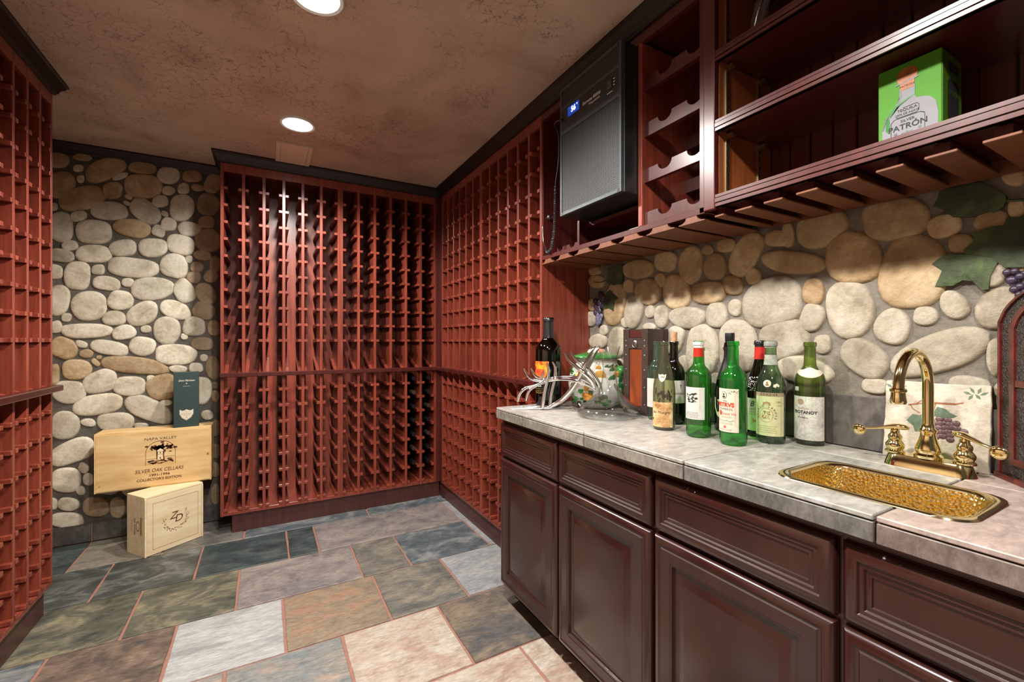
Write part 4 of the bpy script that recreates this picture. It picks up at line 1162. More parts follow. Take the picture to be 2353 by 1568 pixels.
# bright green bottle with the cream and red label
t, P = bottle('bright green bottle with a cream label lettered in red', 1685, 1027, 0.037, 0.3025, 'bordeaux', M['g_bright'])
lb = patch(P, 0.040, 0.165, -92, 22, na=20).build('paper_label', M['paper'], t, world=False, smooth=50)
wrap_text(lb, P, 'PETRVS', 0.0165, 0.118, -37, M['red_ink'], bold=0.0007)
wrap_text(lb, P, 'POMEROL', 0.0085, 0.1055, -33, M['ink'], spacing=1.15)
wrap_text(lb, P, '1979', 0.0065, 0.1285, -36, M['ink'])
wrap_text(lb, P, 'Grand Vin', 0.0105, 0.0925, -22, M['red_ink'], shear=0.1)
wrap_poly(lb, P, [ell(0, 0, .0058, .0075)], 0.094, -60, M['red_ink'], 'seal')
wrap_poly(lb, P, [ell(0, 0, .0090, .0110)], 0.146, -40, M['ink'], 'medallion_ring')
wrap_poly(lb, P, [ell(0, 0, .0078, .0097)], 0.146, -40, M['paper'], 'medallion_ground', 0.0013)
wrap_poly(lb, P, [ell(0, .0025, .0026, .0032), ell(0, -.0045, .0048, .0030)], 0.146, -40, M['ink'], 'portrait', 0.0016)
g0 = random.Random(8)
wrap_poly(lb, P, [ell(.012 + k * .0016 + g0.uniform(-.001, .001), .010 + g0.uniform(-.006, .006) - abs(k - 8) * .0002, g0.uniform(.0008, .0016), g0.uniform(.0006, .0012), 7) for k in range(18)], 0.146, -40, M['ink'], 'scrollwork')
wrap_poly(lb, P, frame_lines(-.030, 0, .030, .090, .0005), 0.060, -37, M['tan_ink'], 'border')
wrap_poly(lb, P, [ell(-.026 + k * .0022, g0.uniform(-.003, .003), .0010, .0008, 7) for k in range(25)], 0.073, -37, M['ink'], 'ornament_band')
print_lines(lb, P, -34, [0.0845, 0.0815], M['tan_ink'], seed=4)
print_lines(lb, P, -34, [0.065, 0.062, 0.047, 0.0445], M['tan_ink'], seed=5)
wrap_poly(lb, P, [ell(0, 0, .0042, .0038)], 0.0545, -36, M['red_ink'], 'stamp')
wrap_text(lb, P, 'a', 0.0065, 0.0550, -36, M['paper'], lift=0.0018)

# sage bottle with a crest label and waxed neck
t, P = bottle('sage green bottle with a round crest label and crumbling waxed neck', 1771, 1022, 0.0385, 0.3035, 'soft', M['g_sage'])
lb = patch(P, 0.024, 0.140, -78, 58, na=22).build('paper_label', M['paper_green'], t, world=False, smooth=50)
patch(P, 0.1402, 0.151, -78, 58, na=22).build('vintage_band', M['taupe'], t, world=False, smooth=50)
g0 = random.Random(4)
rg_ = [ell(.0185 * math.cos(2 * math.pi * k / 30), .0205 * math.sin(2 * math.pi * k / 30), .0012, .0014, 6) for k in range(30)]
rg_ += [ell(g0.uniform(-.011, .011), g0.uniform(-.012, .012), g0.uniform(.0010, .0022), g0.uniform(.0008, .0018), 7) for _ in range(40)]
wrap_poly(lb, P, rg_, 0.085, -18, M['tan_ink'], 'crest')
wrap_poly(lb, P, [ell(-.008 + .004 * k, .001 * (2 - abs(k - 2)), .0018, .0035, 8) for k in range(5)] + [rect(-.011, -.006, .011, -.003)], 0.120, -16, M['tan_ink'], 'crown')
print_lines(lb, P, -14, [0.052, 0.046, 0.040, 0.034], M['tan_ink'], 0.028, seed=6)
wrap_text(lb, P, '1815', 0.0060, 0.094, -18, M['brown_ink'])
wrap_text(t, P, 'CORDIER', 0.0095, 0.1455, -8, M['brown_ink'], spacing=1.25)
for k_, ch in enumerate('GRUAUD LAROSE'):
    if ch == ' ': continue
    a_ = R(200 - 220 * k_ / 12)
    vs_, fs_ = text_geo(ch, 0.0085)
    ca_, sa_ = math.cos(a_ - math.pi / 2), math.sin(a_ - math.pi / 2)
    o_ = []
    for x_, y_ in vs_:
        xx, yy = .0265 * math.cos(a_) + x_ * ca_ - y_ * sa_, .0265 * math.sin(a_) + x_ * sa_ + y_ * ca_
        rr = radius_at(P, .085 + yy) + .0013; an_ = R(-18) + xx / rr
        o_.append((rr * math.sin(an_), -rr * math.cos(an_), .085 + yy))
    flat_mesh('lettering', o_, fs_, M['brown_ink'], lb)
wrap_text(lb, P, '1961', 0.0085, 0.124, 32, M['tan_ink'])
print_lines(lb, P, 34, [0.115, 0.112], M['tan_ink'], 0.008, seed=7)
wrap_poly(lb, P, frame_lines(-.042, 0, .036, .108, .0005), 0.028, -10, M['tan_ink'], 'border')
ring_part(t, 'waxed_neck', P, 0.232, 0.262, M['dust'], 0.0010)
ring_part(t, 'crusted_lip', P, 0.283, 0.302, M['dust'], 0.0008)
wrap_poly(t, P, [ell(0, 0, .0105, .0105)], 0.178, -14, M['paper'], 'round_seal', 0.0012)
wrap_poly(t, P, [ell(0, .002, .003, .004), ell(0, -.004, .005, .0025)], 0.178, -14, M['tan_ink'], 'seal_figure', 0.0016)
wrap_poly(t, P, [[(-.008, .004), (.002, .008), (.009, .002), (.006, -.003), (.001, .0), (-.003, -.005), (-.009, -.002)]], 0.171, 22, M['paper'], 'torn_scrap', 0.0012)

# olive bottle with the plain white label and a pale shoulder collar
t, P = bottle('olive green bottle with a stained white label and torn paper shoulder collar', 1861, 1026, 0.0385, 0.300, 'bordeaux', M['g_olive'])
lb = patch(P, 0.016, 0.142, -88, 62, na=22).build('paper_label', M['paper_stain'], t, world=False, smooth=50)
wrap_text(lb, P, 'TROTANOY', 0.0120, 0.096, -22, M['ink'], bold=0.0004)
wrap_text(lb, P, 'CHATEAU', 0.0066, 0.107, -26, M['tan_ink'])
print_lines(lb, P, -36, [0.0875], M['tan_ink'], 0.008, seed=8)
wrap_text(lb, P, 'POMEROL', 0.0062, 0.0805, -26, M['ink'])
wrap_poly(lb, P, [rect(-.011, 0, .011, .0006)], 0.0745, -36, M['ink'], 'rule')
wrap_poly(lb, P, [ell(0, 0, .0095, .0085)], 0.126, -36, M['taupe'], 'medal')
vs, fs = [], []
NR = 7
for k in range(29):
    a = R(-85 + 170 * k / 28)
    za, zb_ = 0.2035 - .007 * math.cos(a * 2.0), 0.2190 + .007 * max(0.0, math.cos(a * 2.2))
    for j in range(NR):
        zz = za + (zb_ - za) * j / (NR - 1)
        rr = radius_at(P, zz) + .0011
        vs.append((rr * math.sin(a), -rr * math.cos(a), zz))
for k in range(28):
    for j in range(NR - 1): fs.append((k * NR + j, (k + 1) * NR + j, (k + 1) * NR + j + 1, k * NR + j + 1))
MB().add(vs, fs).build('shoulder_collar', M['paper'], t, world=False, smooth=60)
wrap_poly(t, P, [rect(-.009, -.006, .006, .006)], 0.163, -52, M['paper_stain'], 'torn_scrap', 0.0010)

# the bottles behind them
def back_bottle(label, xp, w_, r, h, kind, g, turn=0):
    d = ray(xp, 900); d.z = 0
    p = d * w_
    return bottle(label, 0, 0, r, h, kind, g, turn, (p.x, p.y, ZT))
t, P = back_bottle('pale green glass bottle tucked behind the dusty one beside the chest', 1510, 1.700, 0.0365, 0.302, 'bordeaux', M['g_pale'])
patch(P, 0.05, 0.160, -85, 40).build('paper_label', M['paper_white'], t, world=False, smooth=50)
t, P = back_bottle('near-black bottle with its cork standing proud of the neck', 1549, 1.62, 0.0375, 0.302, 'bordeaux', M['g_dark'])
lb = patch(P, 0.078, 0.160, -60, 74, na=20).build('paper_label', M['paper_white'], t, world=False, smooth=50)
wrap_text(lb, P, 'T', 0.016, 0.138, 36, M['ink'])
wrap_text(lb, P, 'POMEROL', 0.0095, 0.112, 30, M['ink'])
MB().lathe([(.0095, .285), (.0105, .302), (.0112, .334), (.0105, .336), (.001, .336)], 20, cap=False).build('cork', M['cork'], t, world=False, smooth=50)
t, P = back_bottle('dark green bottle hidden behind the one with the red collar', 1608, 1.600, 0.040, 0.280, 'bordeaux', M['g_green'])
t, P = back_bottle('dark champagne bottle with a black stopper and shield-shaped label', 1677, 1.470, 0.047, 0.298, 'champagne', M['g_dark'])
MB().lathe([(.012, .285), (.0135, .300), (.0145, .302), (.0150, .326), (.0140, .330), (.001, .3305)], 22, cap=False).build('stopper', M['black'], t, world=False, smooth=40)
ring_part(t, 'foil_wrap', P, 0.175, 0.283, M['black_foil'], 0.0012)
wrap_poly(t, P, [[(-.034, .034), (-.018, .026), (0, .032), (.018, .026), (.034, .034), (.032, .0), (.020, -.026), (0, -.038), (-.020, -.026), (-.032, 0)]], 0.082, -30, M['paper_green'], 'shield_label')
t, P = back_bottle('dark bottle with a red neck band and speckled dust behind the sage one', 1746, 1.405, 0.0385, 0.305, 'burgundy', M['g_dark'])
ring_part(t, 'red_neck_band', P, 0.245, 0.284, M['red_foil'])
ring_part(t, 'black_lip', P, 0.2845, 0.303, M['black_foil'], cap=True)
lb = patch(P, 0.020, 0.122, -75, 60, na=18).build('paper_label', M['paper_white'], t, world=False, smooth=50)
wrap_text(lb, P, 'B', 0.024, 0.104, -36, M['ink'], shear=0.4)
print_lines(lb, P, -30, [0.088, 0.078, 0.072], M['tan_ink'], 0.016, seed=9)
wrap_poly(lb, P, [rect(-.010, -.012, .010, .012)], 0.052, -20, M['maj_lid'], 'stamp')
g0 = random.Random(12)
wrap_poly(t, P, [ell(g0.uniform(-.022, .010), g0.uniform(-.022, .022), .0011, .0011, 6) for _ in range(70)], 0.168, -30, M['white_ink'], 'dust_specks')

# large dark bottle at the rack end of the worktop
t, P = bottle('large black magnum with an orange flame label at the worktop end', 0, 0, 0.060, 0.412, 'bordeaux', M['g_dark'], 0, (1.150, 1.700, ZT))
lb = patch(P, 0.140, 0.210, -92, 2, na=20).build('paper_label', M['flame_print'], t, world=False, smooth=50)
ring_part(t, 'foil_capsule', P, 0.318, 0.408, M['black_foil'], cap=True)
wrap_text(t, P, 'BOR', 0.0170, 0.098, -46, M['white_ink'])
print_lines(t, P, -50, [0.084, 0.076, 0.069, 0.064], M['gold_ink'], 0.030, 0.0014, seed=10)

# ------------------------------------------------------------------ clear decanter
dc = PZ(1400, 957.5, ZT)
t = thing('decanter', 'clear wide-bottomed glass wine decanter with a slanted mouth', 'decanter', (dc.x, dc.y, ZT))
def dec_prof(sh):
    return [(.096, 0.0), (.118, .003), (.126, .010), (.128, .018), (.123, .030), (.104, .046), (.078, .066), (.054, .088), (.038, .115), (.030, .145), (.0265, .175), (.0275, .205), (.032, .235), (.037, .255), (.043, .274)]
dp_ = dec_prof(0)
mb = MB().lathe(dp_, 56, cap=False)
mb.v = [Vector((p.x, p.y, p.z + max(0, (p.z - .235) / .04) * p.x * .22)) for p in mb.v]
mb.add([(0, 0, 0.012)] + [(.096 * math.cos(2 * math.pi * k / 56), .096 * math.sin(2 * math.pi * k / 56), 0) for k in range(56)], [(0, (k + 1) % 56 + 1, k + 1) for k in range(56)])
mb.build('body', M['g_clear'], t, world=False, smooth=60)

# ------------------------------------------------------------------ polished antler sculpture
ac = PZ(1215, 941, ZT)
ant = thing('antler_stand', 'polished silver antler-shaped bottle stand beside the decanter', 'sculpture', (ac.x, ac.y, ZT))
def branch(pts, w0, r0, shift=(0, 0), dw=0.0):
    """pts in a close-up's pixels; the branch lies at depth w0 (it stands on the worktop at that depth)"""
    px = [(1160 + (a + shift[0]) / 5.228, 700 + (b + shift[1]) / 5.228, r * r0) for a, b, r in pts]
    px = smooth_pts(px, 5)
    P3 = []
    for x, y, r in px:
        k_ = min(1.0, max(0.0, ((x - 1160) * 5.228 - 560) / 420)); k_ = k_ * k_ * (3 - 2 * k_)
        q = PW(x, y, w0 - 0.095 * k_)
        q.z = max(q.z, ZT + r + .0006)
        P3.append(tuple(q))
    MB().tube(P3, [max(r, .0012) for _, _, r in px], 10).build('branch', M['chrome'], ant, smooth=60)
WA = 1.93
branch([(90,1275,.3),(220,1278,.5),(350,1270,.8),(480,1252,1),(570,1215,1.1),(700,1130,1.2),(830,980,1.25),(930,800,1.2),(1000,650,1.0),(1050,550,.75),(1092,505,.35)], WA, .0085)
branch([(190,1230,.3),(300,1250,.5),(420,1256,.8),(560,1230,.9),(720,1135,1),(860,970,1.1),(980,790,1.1),(1060,640,.95),(1110,545,.7),(1145,500,.35)], WA + .045, .0085)
branch([(450,1252,1.1),(462,1150,1.1),(490,1000,1),(515,890,.95),(527,800,.8),(520,740,.65),(500,700,.4)], WA - .01, .0078)
branch([(540,1222,1.1),(555,1100,1.05),(580,980,1),(600,880,.95),(606,800,.8),(598,740,.65),(572,690,.4)], WA + .045, .0078)
branch([(230,768,.45),(250,815,.7),(290,870,.9),(350,905,1),(450,918,1.1),(560,905,1.2),(700,895,1.2),(820,905,1.2),(930,940,1.1),(1020,980,1),(1090,1030,.7)], WA - .005, .0078)
branch([(314,768,.45),(335,815,.7),(380,865,.9),(440,890,1),(560,885,1.1),(700,875,1.1),(850,880,1.1),(960,910,1),(1070,980,.8)], WA + .04, .0075)
branch([(150,1168,.8),(165,1110,1),(200,1045,1),(260,1000,.95),(340,980,.9),(420,950,.85),(480,905,.8),(520,840,.7),(545,785,.35)], WA - .01, .0072)
branch([(255,1158,.8),(268,1090,1),(300,1030,1),(360,990,.9),(430,958,.85),(500,930,.8)], WA + .035, .0072)
branch([(470,792,.5),(462,830,.8),(448,870,.9),(432,910,.8)], WA + .02, .0060)
branch([(714,578,.55),(740,620,.8),(790,690,1),(870,760,1.05),(950,820,1.15),(1030,900,1.15),(1068,965,1.0),(1085,1005,.8)], WA - .015, .0080)
branch([(788,570,.5),(815,615,.75),(870,680,.9),(940,735,1),(1015,790,1.1),(1085,870,1.1),(1130,950,1.05),(1160,1040,.8)], WA + .02, .0076)
branch([(1010,770,.8),(1060,840,1),(1110,920,1),(1150,1010,.8)], WA - .015, .0070)
branch([(800,1222,.5),(825,1255,.8),(846,1280,.9)], WA + .03, .0060)
branch([(888,1190,.5),(915,1225,.8),(935,1245,.9)], WA + .055, .0060)

# ------------------------------------------------------------------ painted ceramic jar with lid
JC = (1.328, 1.568)
t = thing('ceramic_jar', 'white ceramic jar painted with pears and green leaves', 'jar', (JC[0], JC[1], ZT))
jp = [(.070, 0), (.078, .004), (.100, .022), (.120, .055), (.129, .092), (.130, .115), (.124, .148), (.110, .178), (.094, .200), (.088, .212), (.092, .220)]
body = MB().lathe(jp, 44).build('body', M['majolica'], t, world=False, smooth=60)
JT = math.atan2(-JC[0], JC[1])
def jar_spot(name, ang, z, a, b_, mat, dep=.0035, tilt=0.0):
    rr = radius_at(jp, z)
    sl = (radius_at(jp, z + .004) - radius_at(jp, z - .004)) / .008
    mb = MB().ball((0, 0, 0), 1, 14, 8, (a, dep, b_))
    Mx = Matrix.Rotation(JT + R(ang), 4, 'Z') @ Matrix.Translation((0, -rr, z)) @ Matrix.Rotation(math.atan(sl) * -1, 4, 'X') @ Matrix.Rotation(R(tilt), 4, 'Y')
    mb.xf(Mx).build(name, mat, body, world=False, smooth=60)
for ang, z, s_ in ((6, .150, 1.0), (-38, .135, .9), (-18, .070, .9), (42, .150, .8)):
    jar_spot('pear', ang, z, .027 * s_, .030 * s_, M['maj_pear'] if z > .1 else M['maj_orange'])
    jar_spot('pear_neck', ang - 2, z + .032 * s_, .013 * s_, .020 * s_, M['maj_pear'] if z > .1 else M['maj_orange'], .003)
g0 = random.Random(21)
for k in range(56):
    ang = g0.uniform(-75, 80); z = g0.uniform(.022, .195)
    jar_spot('leaf_spot', ang, z, g0.uniform(.008, .015), g0.uniform(.011, .020), M['maj_green'] if g0.random() < .6 else M['maj_dark'], .0016, g0.uniform(-60, 60))
for ang, z in ((52, .128), (60, .095), (48, .085)):
    jar_spot('leaf_spot', ang, z, .012, .030, M['maj_green'], .003, g0.uniform(-15, 15))
kb = MB()
rr = radius_at(jp, .160)
kb.ball((0, 0, 0), .023, 16, 9).xf(Matrix.Rotation(JT + R(56), 4, 'Z') @ Matrix.Translation((0, -rr - .006, .172))).build('side_knob', M['maj_green'], t, world=False, smooth=60)
MB().ball((0, 0, 0), .023, 16, 9).xf(Matrix.Rotation(JT + R(236), 4, 'Z') @ Matrix.Translation((0, -rr + .002, .172))).build('side_knob', M['maj_green'], t, world=False, smooth=60)
lid = MB().lathe([(.090, .2205), (.106, .224), (.110, .230), (.106, .238), (.090, .241), (.060, .250), (.020, .256), (.001, .257)], 40).build('lid', M['maj_green'], t, world=False, smooth=60)
for k, (dx_, dy_, r_) in enumerate(((-.03, .0, .020), (.0, -.02, .024), (.032, .005, .021), (.002, .025, .020), (0, 0, .02))):
    MB().ball((dx_, dy_, .250 + (k == 4) * .006), r_, 14, 8, (1, 1, .8)).build('lid_fruit', M['maj_lid'] if k % 2 else M['paper'], lid, world=False, smooth=60)

# ------------------------------------------------------------------ leather-trimmed wine chest
cx0, cx1, cy0, cy1, cz1 = 1.338, 1.453, 1.268, 1.404, 1.2485
t = thing('wine_chest', 'tall narrow dark wooden chest with studded leather straps', 'chest', ((cx0 + cx1) / 2, (cy0 + cy1) / 2, ZT))
MB().box(cx0 + .004, cx1, cy0, cy1, ZT, 1.190).build('case', M['dark_wood'], t, bevel=.002)
MB().box(cx0 + .004, cx1, cy0, cy1, 1.192, cz1).build('lid', M['dark_wood'], t, bevel=.002)
MB().box(cx0 + .0015, cx0 + .0045, cy0 + .034, cy1 - .034, ZT + .035, 1.165).build('veneer_panel', M['panel_wood'], t)
MB().box(cx0 + .0015, cx0 + .0045, cy0 + .034, cy1 - .034, 1.215, 1.243).build('veneer_panel', M['cherry_dark'], t)
lm = M['leather']
for (ya, yb, za, zb_) in ((cy0 - .001, cy0 + .032, ZT + .001, cz1 + .001), (cy1 - .032, cy1 + .001, ZT + .001, cz1 + .001), (cy0 + .032, cy1 - .032, ZT + .001, ZT + .033), (cy0 + .032, cy1 - .032, 1.168, 1.213)):
    MB().box(cx0 - .001, cx0 + .0042, ya, yb, za, zb_).build('leather_strap', lm, t)
for (xa, xb) in ((cx0 + .0045, cx0 + .026), (cx1 - .022, cx1)):
    MB().box(xa, xb, cy0 - .002, cy0 - .0002, ZT + .001, cz1 + .001).build('leather_strap', lm, t)
sm = MB().lathe([(.0032, 0), (.0030, .0012), (.0018, .0024), (.0002, .0028)], 10, cap=False).xf(Matrix.Rotation(R(-90), 4, 'Y')).mesh('stud', M['chrome'], smooth=60)
for yy in (cy0 + .016, cy1 - .016):
    for zz in (ZT + .045, ZT + .115, ZT + .185, ZT + .245, 1.180, 1.202):
        o = link('stud', sm, t); o.location = Vector((cx0 - .001, yy, zz)) - Vector(((cx0 + cx1) / 2, (cy0 + cy1) / 2, ZT))
lk = MB().lathe([(.010, 0), (.011, .002), (.008, .004), (.0005, .0045)], 20, cap=False).xf(Matrix.Translation((cx0 - .001, (cy0 + cy1) / 2, 1.192)) @ Matrix.Rotation(R(-90), 4, 'Y')).build('ring_plate', M['pewter'], t, smooth=50)
ringp = [(cx0 - .006, (cy0 + cy1) / 2 + .011 * math.cos(2 * math.pi * k / 20), 1.186 + .012 * math.sin(2 * math.pi * k / 20)) for k in range(21)]
MB().tube(ringp, .0017, 8).build('ring_pull', M['pewter'], lk, smooth=60)

# ------------------------------------------------------------------ tumbled stone tile with painted grapes, leaning on the splash tiles
ty0, ty1 = 0.337, 0.533
hgt = 0.200
lean = math.asin(0.024 / hgt)
t = thing('grape_tile', 'square tumbled stone tile painted with purple grapes', 'tile', (1.429, (ty0 + ty1) / 2, ZT))
TM = Matrix.Translation((1.427, (ty0 + ty1) / 2, ZT)) @ Matrix.Rotation(lean, 4, 'Y')
g0 = random.Random(31)
outl = []
hw = (ty1 - ty0) / 2
for (a, b_), (c, d) in (((-hw, 0), (hw, 0)), ((hw, 0), (hw, hgt)), ((hw, hgt), (-hw, hgt)), ((-hw, hgt), (-hw, 0))):
    for k in range(10):
        q = k / 10
        outl.append((a + (c - a) * q + g0.uniform(-.0014, .0014), max(0.0, b_ + (d - b_) * q + g0.uniform(-.0014, .0014)) if not (b_ == 0 and d == 0) else 0.0))
body = MB().poly([(0, a, b_) for a, b_ in outl], (.011, 0, 0)).xf(TM).build('stone_body', M['tumbled'], t, bevel=.0012)
def on_tile(name, polys, mat, lift=.0006, thick=None):
    vs, fs = [], []
    for pl in polys:
        b0_ = len(vs); n = len(pl)
        c = (sum(p[0] for p in pl) / n, sum(p[1] for p in pl) / n)
        vs += [TM @ Vector((-lift, -p[0], p[1])) for p in pl] + [TM @ Vector((-(thick or lift), -c[0], c[1]))]
        fs += [(b0_ + i, b0_ + (i + 1) % n, b0_ + n) for i in range(n)]
    inv = FRAME[body.name].inverted()
    flat_mesh(name, [inv @ v for v in vs], fs, mat, body)
def seg(x0, y0, x1, y1, w):
    d = Vector((x1 - x0, y1 - y0)).normalized(); nn = Vector((-d.y, d.x)) * w / 2
    return [(x0 + nn.x, y0 + nn.y), (x1 + nn.x, y1 + nn.y), (x1 - nn.x, y1 - nn.y), (x0 - nn.x, y0 - nn.y)]
# tile coordinates: x to the viewer's right (m, centre 0), y up
on_tile('vine', [seg(-.050, .140, -.01, .150, .0035), seg(-.01, .150, .038, .152, .0045), seg(.002, .150, -.004, .118, .004), seg(-.046, .141, -.040, .130, .002), seg(-.040, .130, -.026, .122, .002), seg(-.035, .144, -.020, .158, .002), seg(-.020, .158, .0, .152, .002), seg(.038, .152, .052, .157, .003)], M['vine_glaze'])
on_tile('leaf', [[(-.052, .100), (-.040, .118), (-.028, .116), (-.012, .124), (-.014, .100), (-.022, .078), (-.034, .074), (-.038, .088)], [(-.004, .120), (.006, .142), (.022, .138), (.030, .130), (.042, .124), (.034, .118), (.016, .114)]], M['leaf_glaze'], .0007, .0016)
gp = [(-.005, .108), (.011, .112), (.026, .112), (.002, .100), (.014, .102), (.029, .102), (.041, .106), (-.003, .090), (.010, .091), (.022, .093), (.034, .096), (-.008, .078), (.004, .080), (.016, .082), (.027, .084), (.043, .094), (.055, .089), (-.006, .066), (.006, .068), (.018, .072), (.031, .076), (.032, .066), (.000, .056)]
for a, b_ in gp:
    mb = MB().ball((0, 0, 0), 1, 14, 7, (.0028, .0078, .0070)).xf(TM @ Matrix.Translation((-.0004, -a, b_)))
    mb.build('grape', M['grape_glaze'], body, smooth=60)
def sprig(cx_, cy_, fl, fv):
    L = []
    for dx_, dy_, an in ((-.016, .004, 150), (-.008, .010, 110), (.004, .010, 60), (.012, .003, 20), (-.006, -.004, 230), (.006, -.006, 300)):
        a = R(an if fl > 0 else 180 - an)
        c = Vector((cx_ + dx_ * fl, cy_ + dy_ * fv)); u_ = Vector((math.cos(a), math.sin(a) * fv)) * .008; v_ = Vector((-u_.y, u_.x)) * .38
        L.append([tuple(c - u_), tuple(c + v_), tuple(c + u_), tuple(c - v_)])
    return L
for sx_, sy_, fl, fv in ((-.075, .182, 1, 1), (.070, .178, -1, 1), (.062, .022, 1, -1), (-.076, .020, -1, -1)):
    on_tile('corner_sprig', sprig(sx_, sy_, fl, fv), M['leaf_glaze'])

# ------------------------------------------------------------------ carved arch-topped box at the end of the worktop
A0 = PZ(2297, 1096, ZT)
ang = math.atan2(-0.65, -0.76)
t = thing('carved_box', 'dark red carved box with an arched top and embossed leather panels', 'box', (A0.x, A0.y, ZT), 0)
BM = Matrix.Translation((A0.x, A0.y, ZT)) @ Matrix.Rotation(ang, 4, 'Z')     # local x along the front, local y into the box
BW, BH, BD = 0.25, 0.345, 0.055
def arch(ins, x0=0.0, x1=BW, z0=0.0, top=BH, rise=0.07, n=14):
    pts = [(x0 + ins, z0 + ins), (x1 - ins, z0 + ins), (x1 - ins, top - ins * .3)]
    for k in range(1, n):
        q = k / n
        pts.append((x1 - ins - (x1 - x0 - 2 * ins) * q, top - ins * .3 + (rise - ins * .35) * math.sin(math.pi * q) ** .65))
    pts.append((x0 + ins, top - ins * .3))
    return pts
def plate(pts, ya, yb): return MB().poly([(a, ya, b_) for a, b_ in pts], (0, yb - ya, 0)).xf(BM)
M['redwood'] = wood('worn_red_lacquer', srgb(40, 12, 10), srgb(110, 28, 18), 0.35, (60, 60, 40), 0.4, 0.2)
def emboss():
    m, nt, b = newmat('embossed_black_leather')
    n = nt.nodes.new('ShaderNodeTexVoronoi'); n.feature = 'SMOOTH_F1'; n.inputs['Scale'].default_value = 90
    nd = noise(nt, 40, 3, vec=coords(nt)); nt.links.new(nd.outputs['Color'], n.inputs['Vector'])
    n.inputs['Scale'].default_value = 14
    r = ramp(nt, [(0.1, srgb(30, 26, 24)), (0.6, srgb(66, 60, 56))])
    nt.links.new(n.outputs['Distance'], r.inputs[0]); nt.links.new(r.outputs[0], b.inputs['Base Color'])
    b.inputs['Roughness'].default_value = 0.38
    bump(nt, b, n.outputs['Distance'], 0.9, 0.004)
    return m
M['emboss'] = emboss()
plate(arch(0.0), 0.004, BD).build('case', M['redwood'], t)
plate(arch(0.006), 0.001, 0.0035).build('leather_border', M['emboss'], t)
def ringstrip(i0, i1, ya, yb, **kw):
    a, b_ = arch(i0, **kw), arch(i1, **kw)
    n = len(a); vs, fs = [], []
    for pl, yy in ((a, ya), (b_, ya), (b_, yb), (a, yb)): vs += [BM @ Vector((p[0], yy, p[1])) for p in pl]
    for L in range(4):
        for k in range(n):
            k2 = (k + 1) % n
            fs.append((L * n + k, L * n + k2, ((L + 1) % 4) * n + k2, ((L + 1) % 4) * n + k))
    return MB().add(vs, fs)
ringstrip(0.0, 0.007, -.004, .004).build('edge_moulding', M['redwood'], t)
ringstrip(0.038, 0.052, -.005, .003).build('inner_moulding', M['redwood'], t)
plate(arch(0.050), -.0005, 0.002).build('front_panel', M['emboss'], t)
plate([(0.052, .205), (BW - .052, .205), (BW - .052, .219), (.052, .219)], -.004, 0.0).build('cross_rail', M['redwood'], t)
plate([(-.004, 0), (BW + .004, 0), (BW + .004, .012), (-.004, .012)], -.008, -.0045).build('plinth', M['redwood'], t)

# ------------------------------------------------------------------ pale crate standing on the floor
Z1 = Vector((-0.580, 3.101)); ex = (Vector((-0.332, 3.283)) - Z1).normalized()
zrot = math.atan2(ex.y, ex.x)
ZW, ZD_, ZH = 0.306, 0.180, 0.333
t = thing('wine_crate', 'pale pine wine crate branded with a two-letter monogram and wreath, standing on the floor', 'crate', (Z1.x, Z1.y, 0), zrot, 'wooden wine crates')
b = 0.012
MB().box(0, b, b, ZD_, 0, ZH - b).build('end_board', M['pine_pale'], t, world=False, bevel=.0012)
MB().box(ZW - b, ZW, b, ZD_, 0, ZH - b).build('end_board', M['pine_pale'], t, world=False, bevel=.0012)
MB().box(0, ZW, 0.004, ZD_, ZH - b, ZH).build('top_board', M['pine_pale'], t, world=False, bevel=.0015)
MB().box(b, ZW - b, b, ZD_, 0, b).build('bottom_board', M['pine_pale'], t, world=False)
MB().box(b, ZW - b, ZD_ - b, ZD_, b, ZH - b).build('back_board', M['pine_pale'], t, world=False)
MB().box(0, .010, 0, b, 0, ZH - b).build('front_post', M['pine_pale'], t, world=False, bevel=.001)
MB().box(ZW - .008, ZW, 0, b, 0, ZH - b).build('front_post', M['pine_pale'], t, world=False, bevel=.001)
fb = MB().box(.011, ZW - .009, .001, b, .002, ZH - b - .002).build('front_board', M['pine_pale'], t, world=False, bevel=.001)
def face_print(parent, name, polys, mat, y=-.0006, org=(0, 0)):
    """flat print on a face looking along local -y"""
    vs, fs = [], []
    for pl in polys:
        b0_ = len(vs); n = len(pl); c = (sum(p[0] for p in pl) / n, sum(p[1] for p in pl) / n)
        vs += [(org[0] + p[0], y, org[1] + p[1]) for p in pl] + [(org[0] + c[0], y, org[1] + c[1])]
        fs += [(b0_ + i, b0_ + (i + 1) % n, b0_ + n) for i in range(n)]
    return flat_mesh(name, vs, fs, mat, parent)
def face_text(parent, s, size, x, z, mat, y=-.0008, **k):
    vs, fs = text_geo(s, size, **k)
    return flat_mesh('lettering', [(x + a, y, z + c) for a, c in vs], fs, mat, parent)
face_print(fb, 'border', frame_lines(.038, .030, ZW - .030, ZH - .045, .0016), M['tan_ink'], .0004)
wx, wz = .155, .155
g0 = random.Random(2)
wr = []
for k in range(64):
    a = R(165 + 235 * k / 63)
    rr = .062 + g0.uniform(-.009, .009)
    cx_, cz_ = wx + rr * math.cos(a) * .98, wz + .012 + rr * math.sin(a)
    an = g0.uniform(0, 3.14); s_ = g0.uniform(.003, .0062)
    wr.append([(cx_ + s_ * math.cos(an), cz_ + s_ * math.sin(an)), (cx_ + s_ * .5 * math.cos(an + 1.6), cz_ + s_ * .5 * math.sin(an + 1.6)), (cx_ - s_ * math.cos(an), cz_ - s_ * math.sin(an)), (cx_ - s_ * .5 * math.cos(an + 1.6), cz_ - s_ * .5 * math.sin(an + 1.6))])
face_print(fb, 'wreath', wr, M['tan_ink'], .0004)
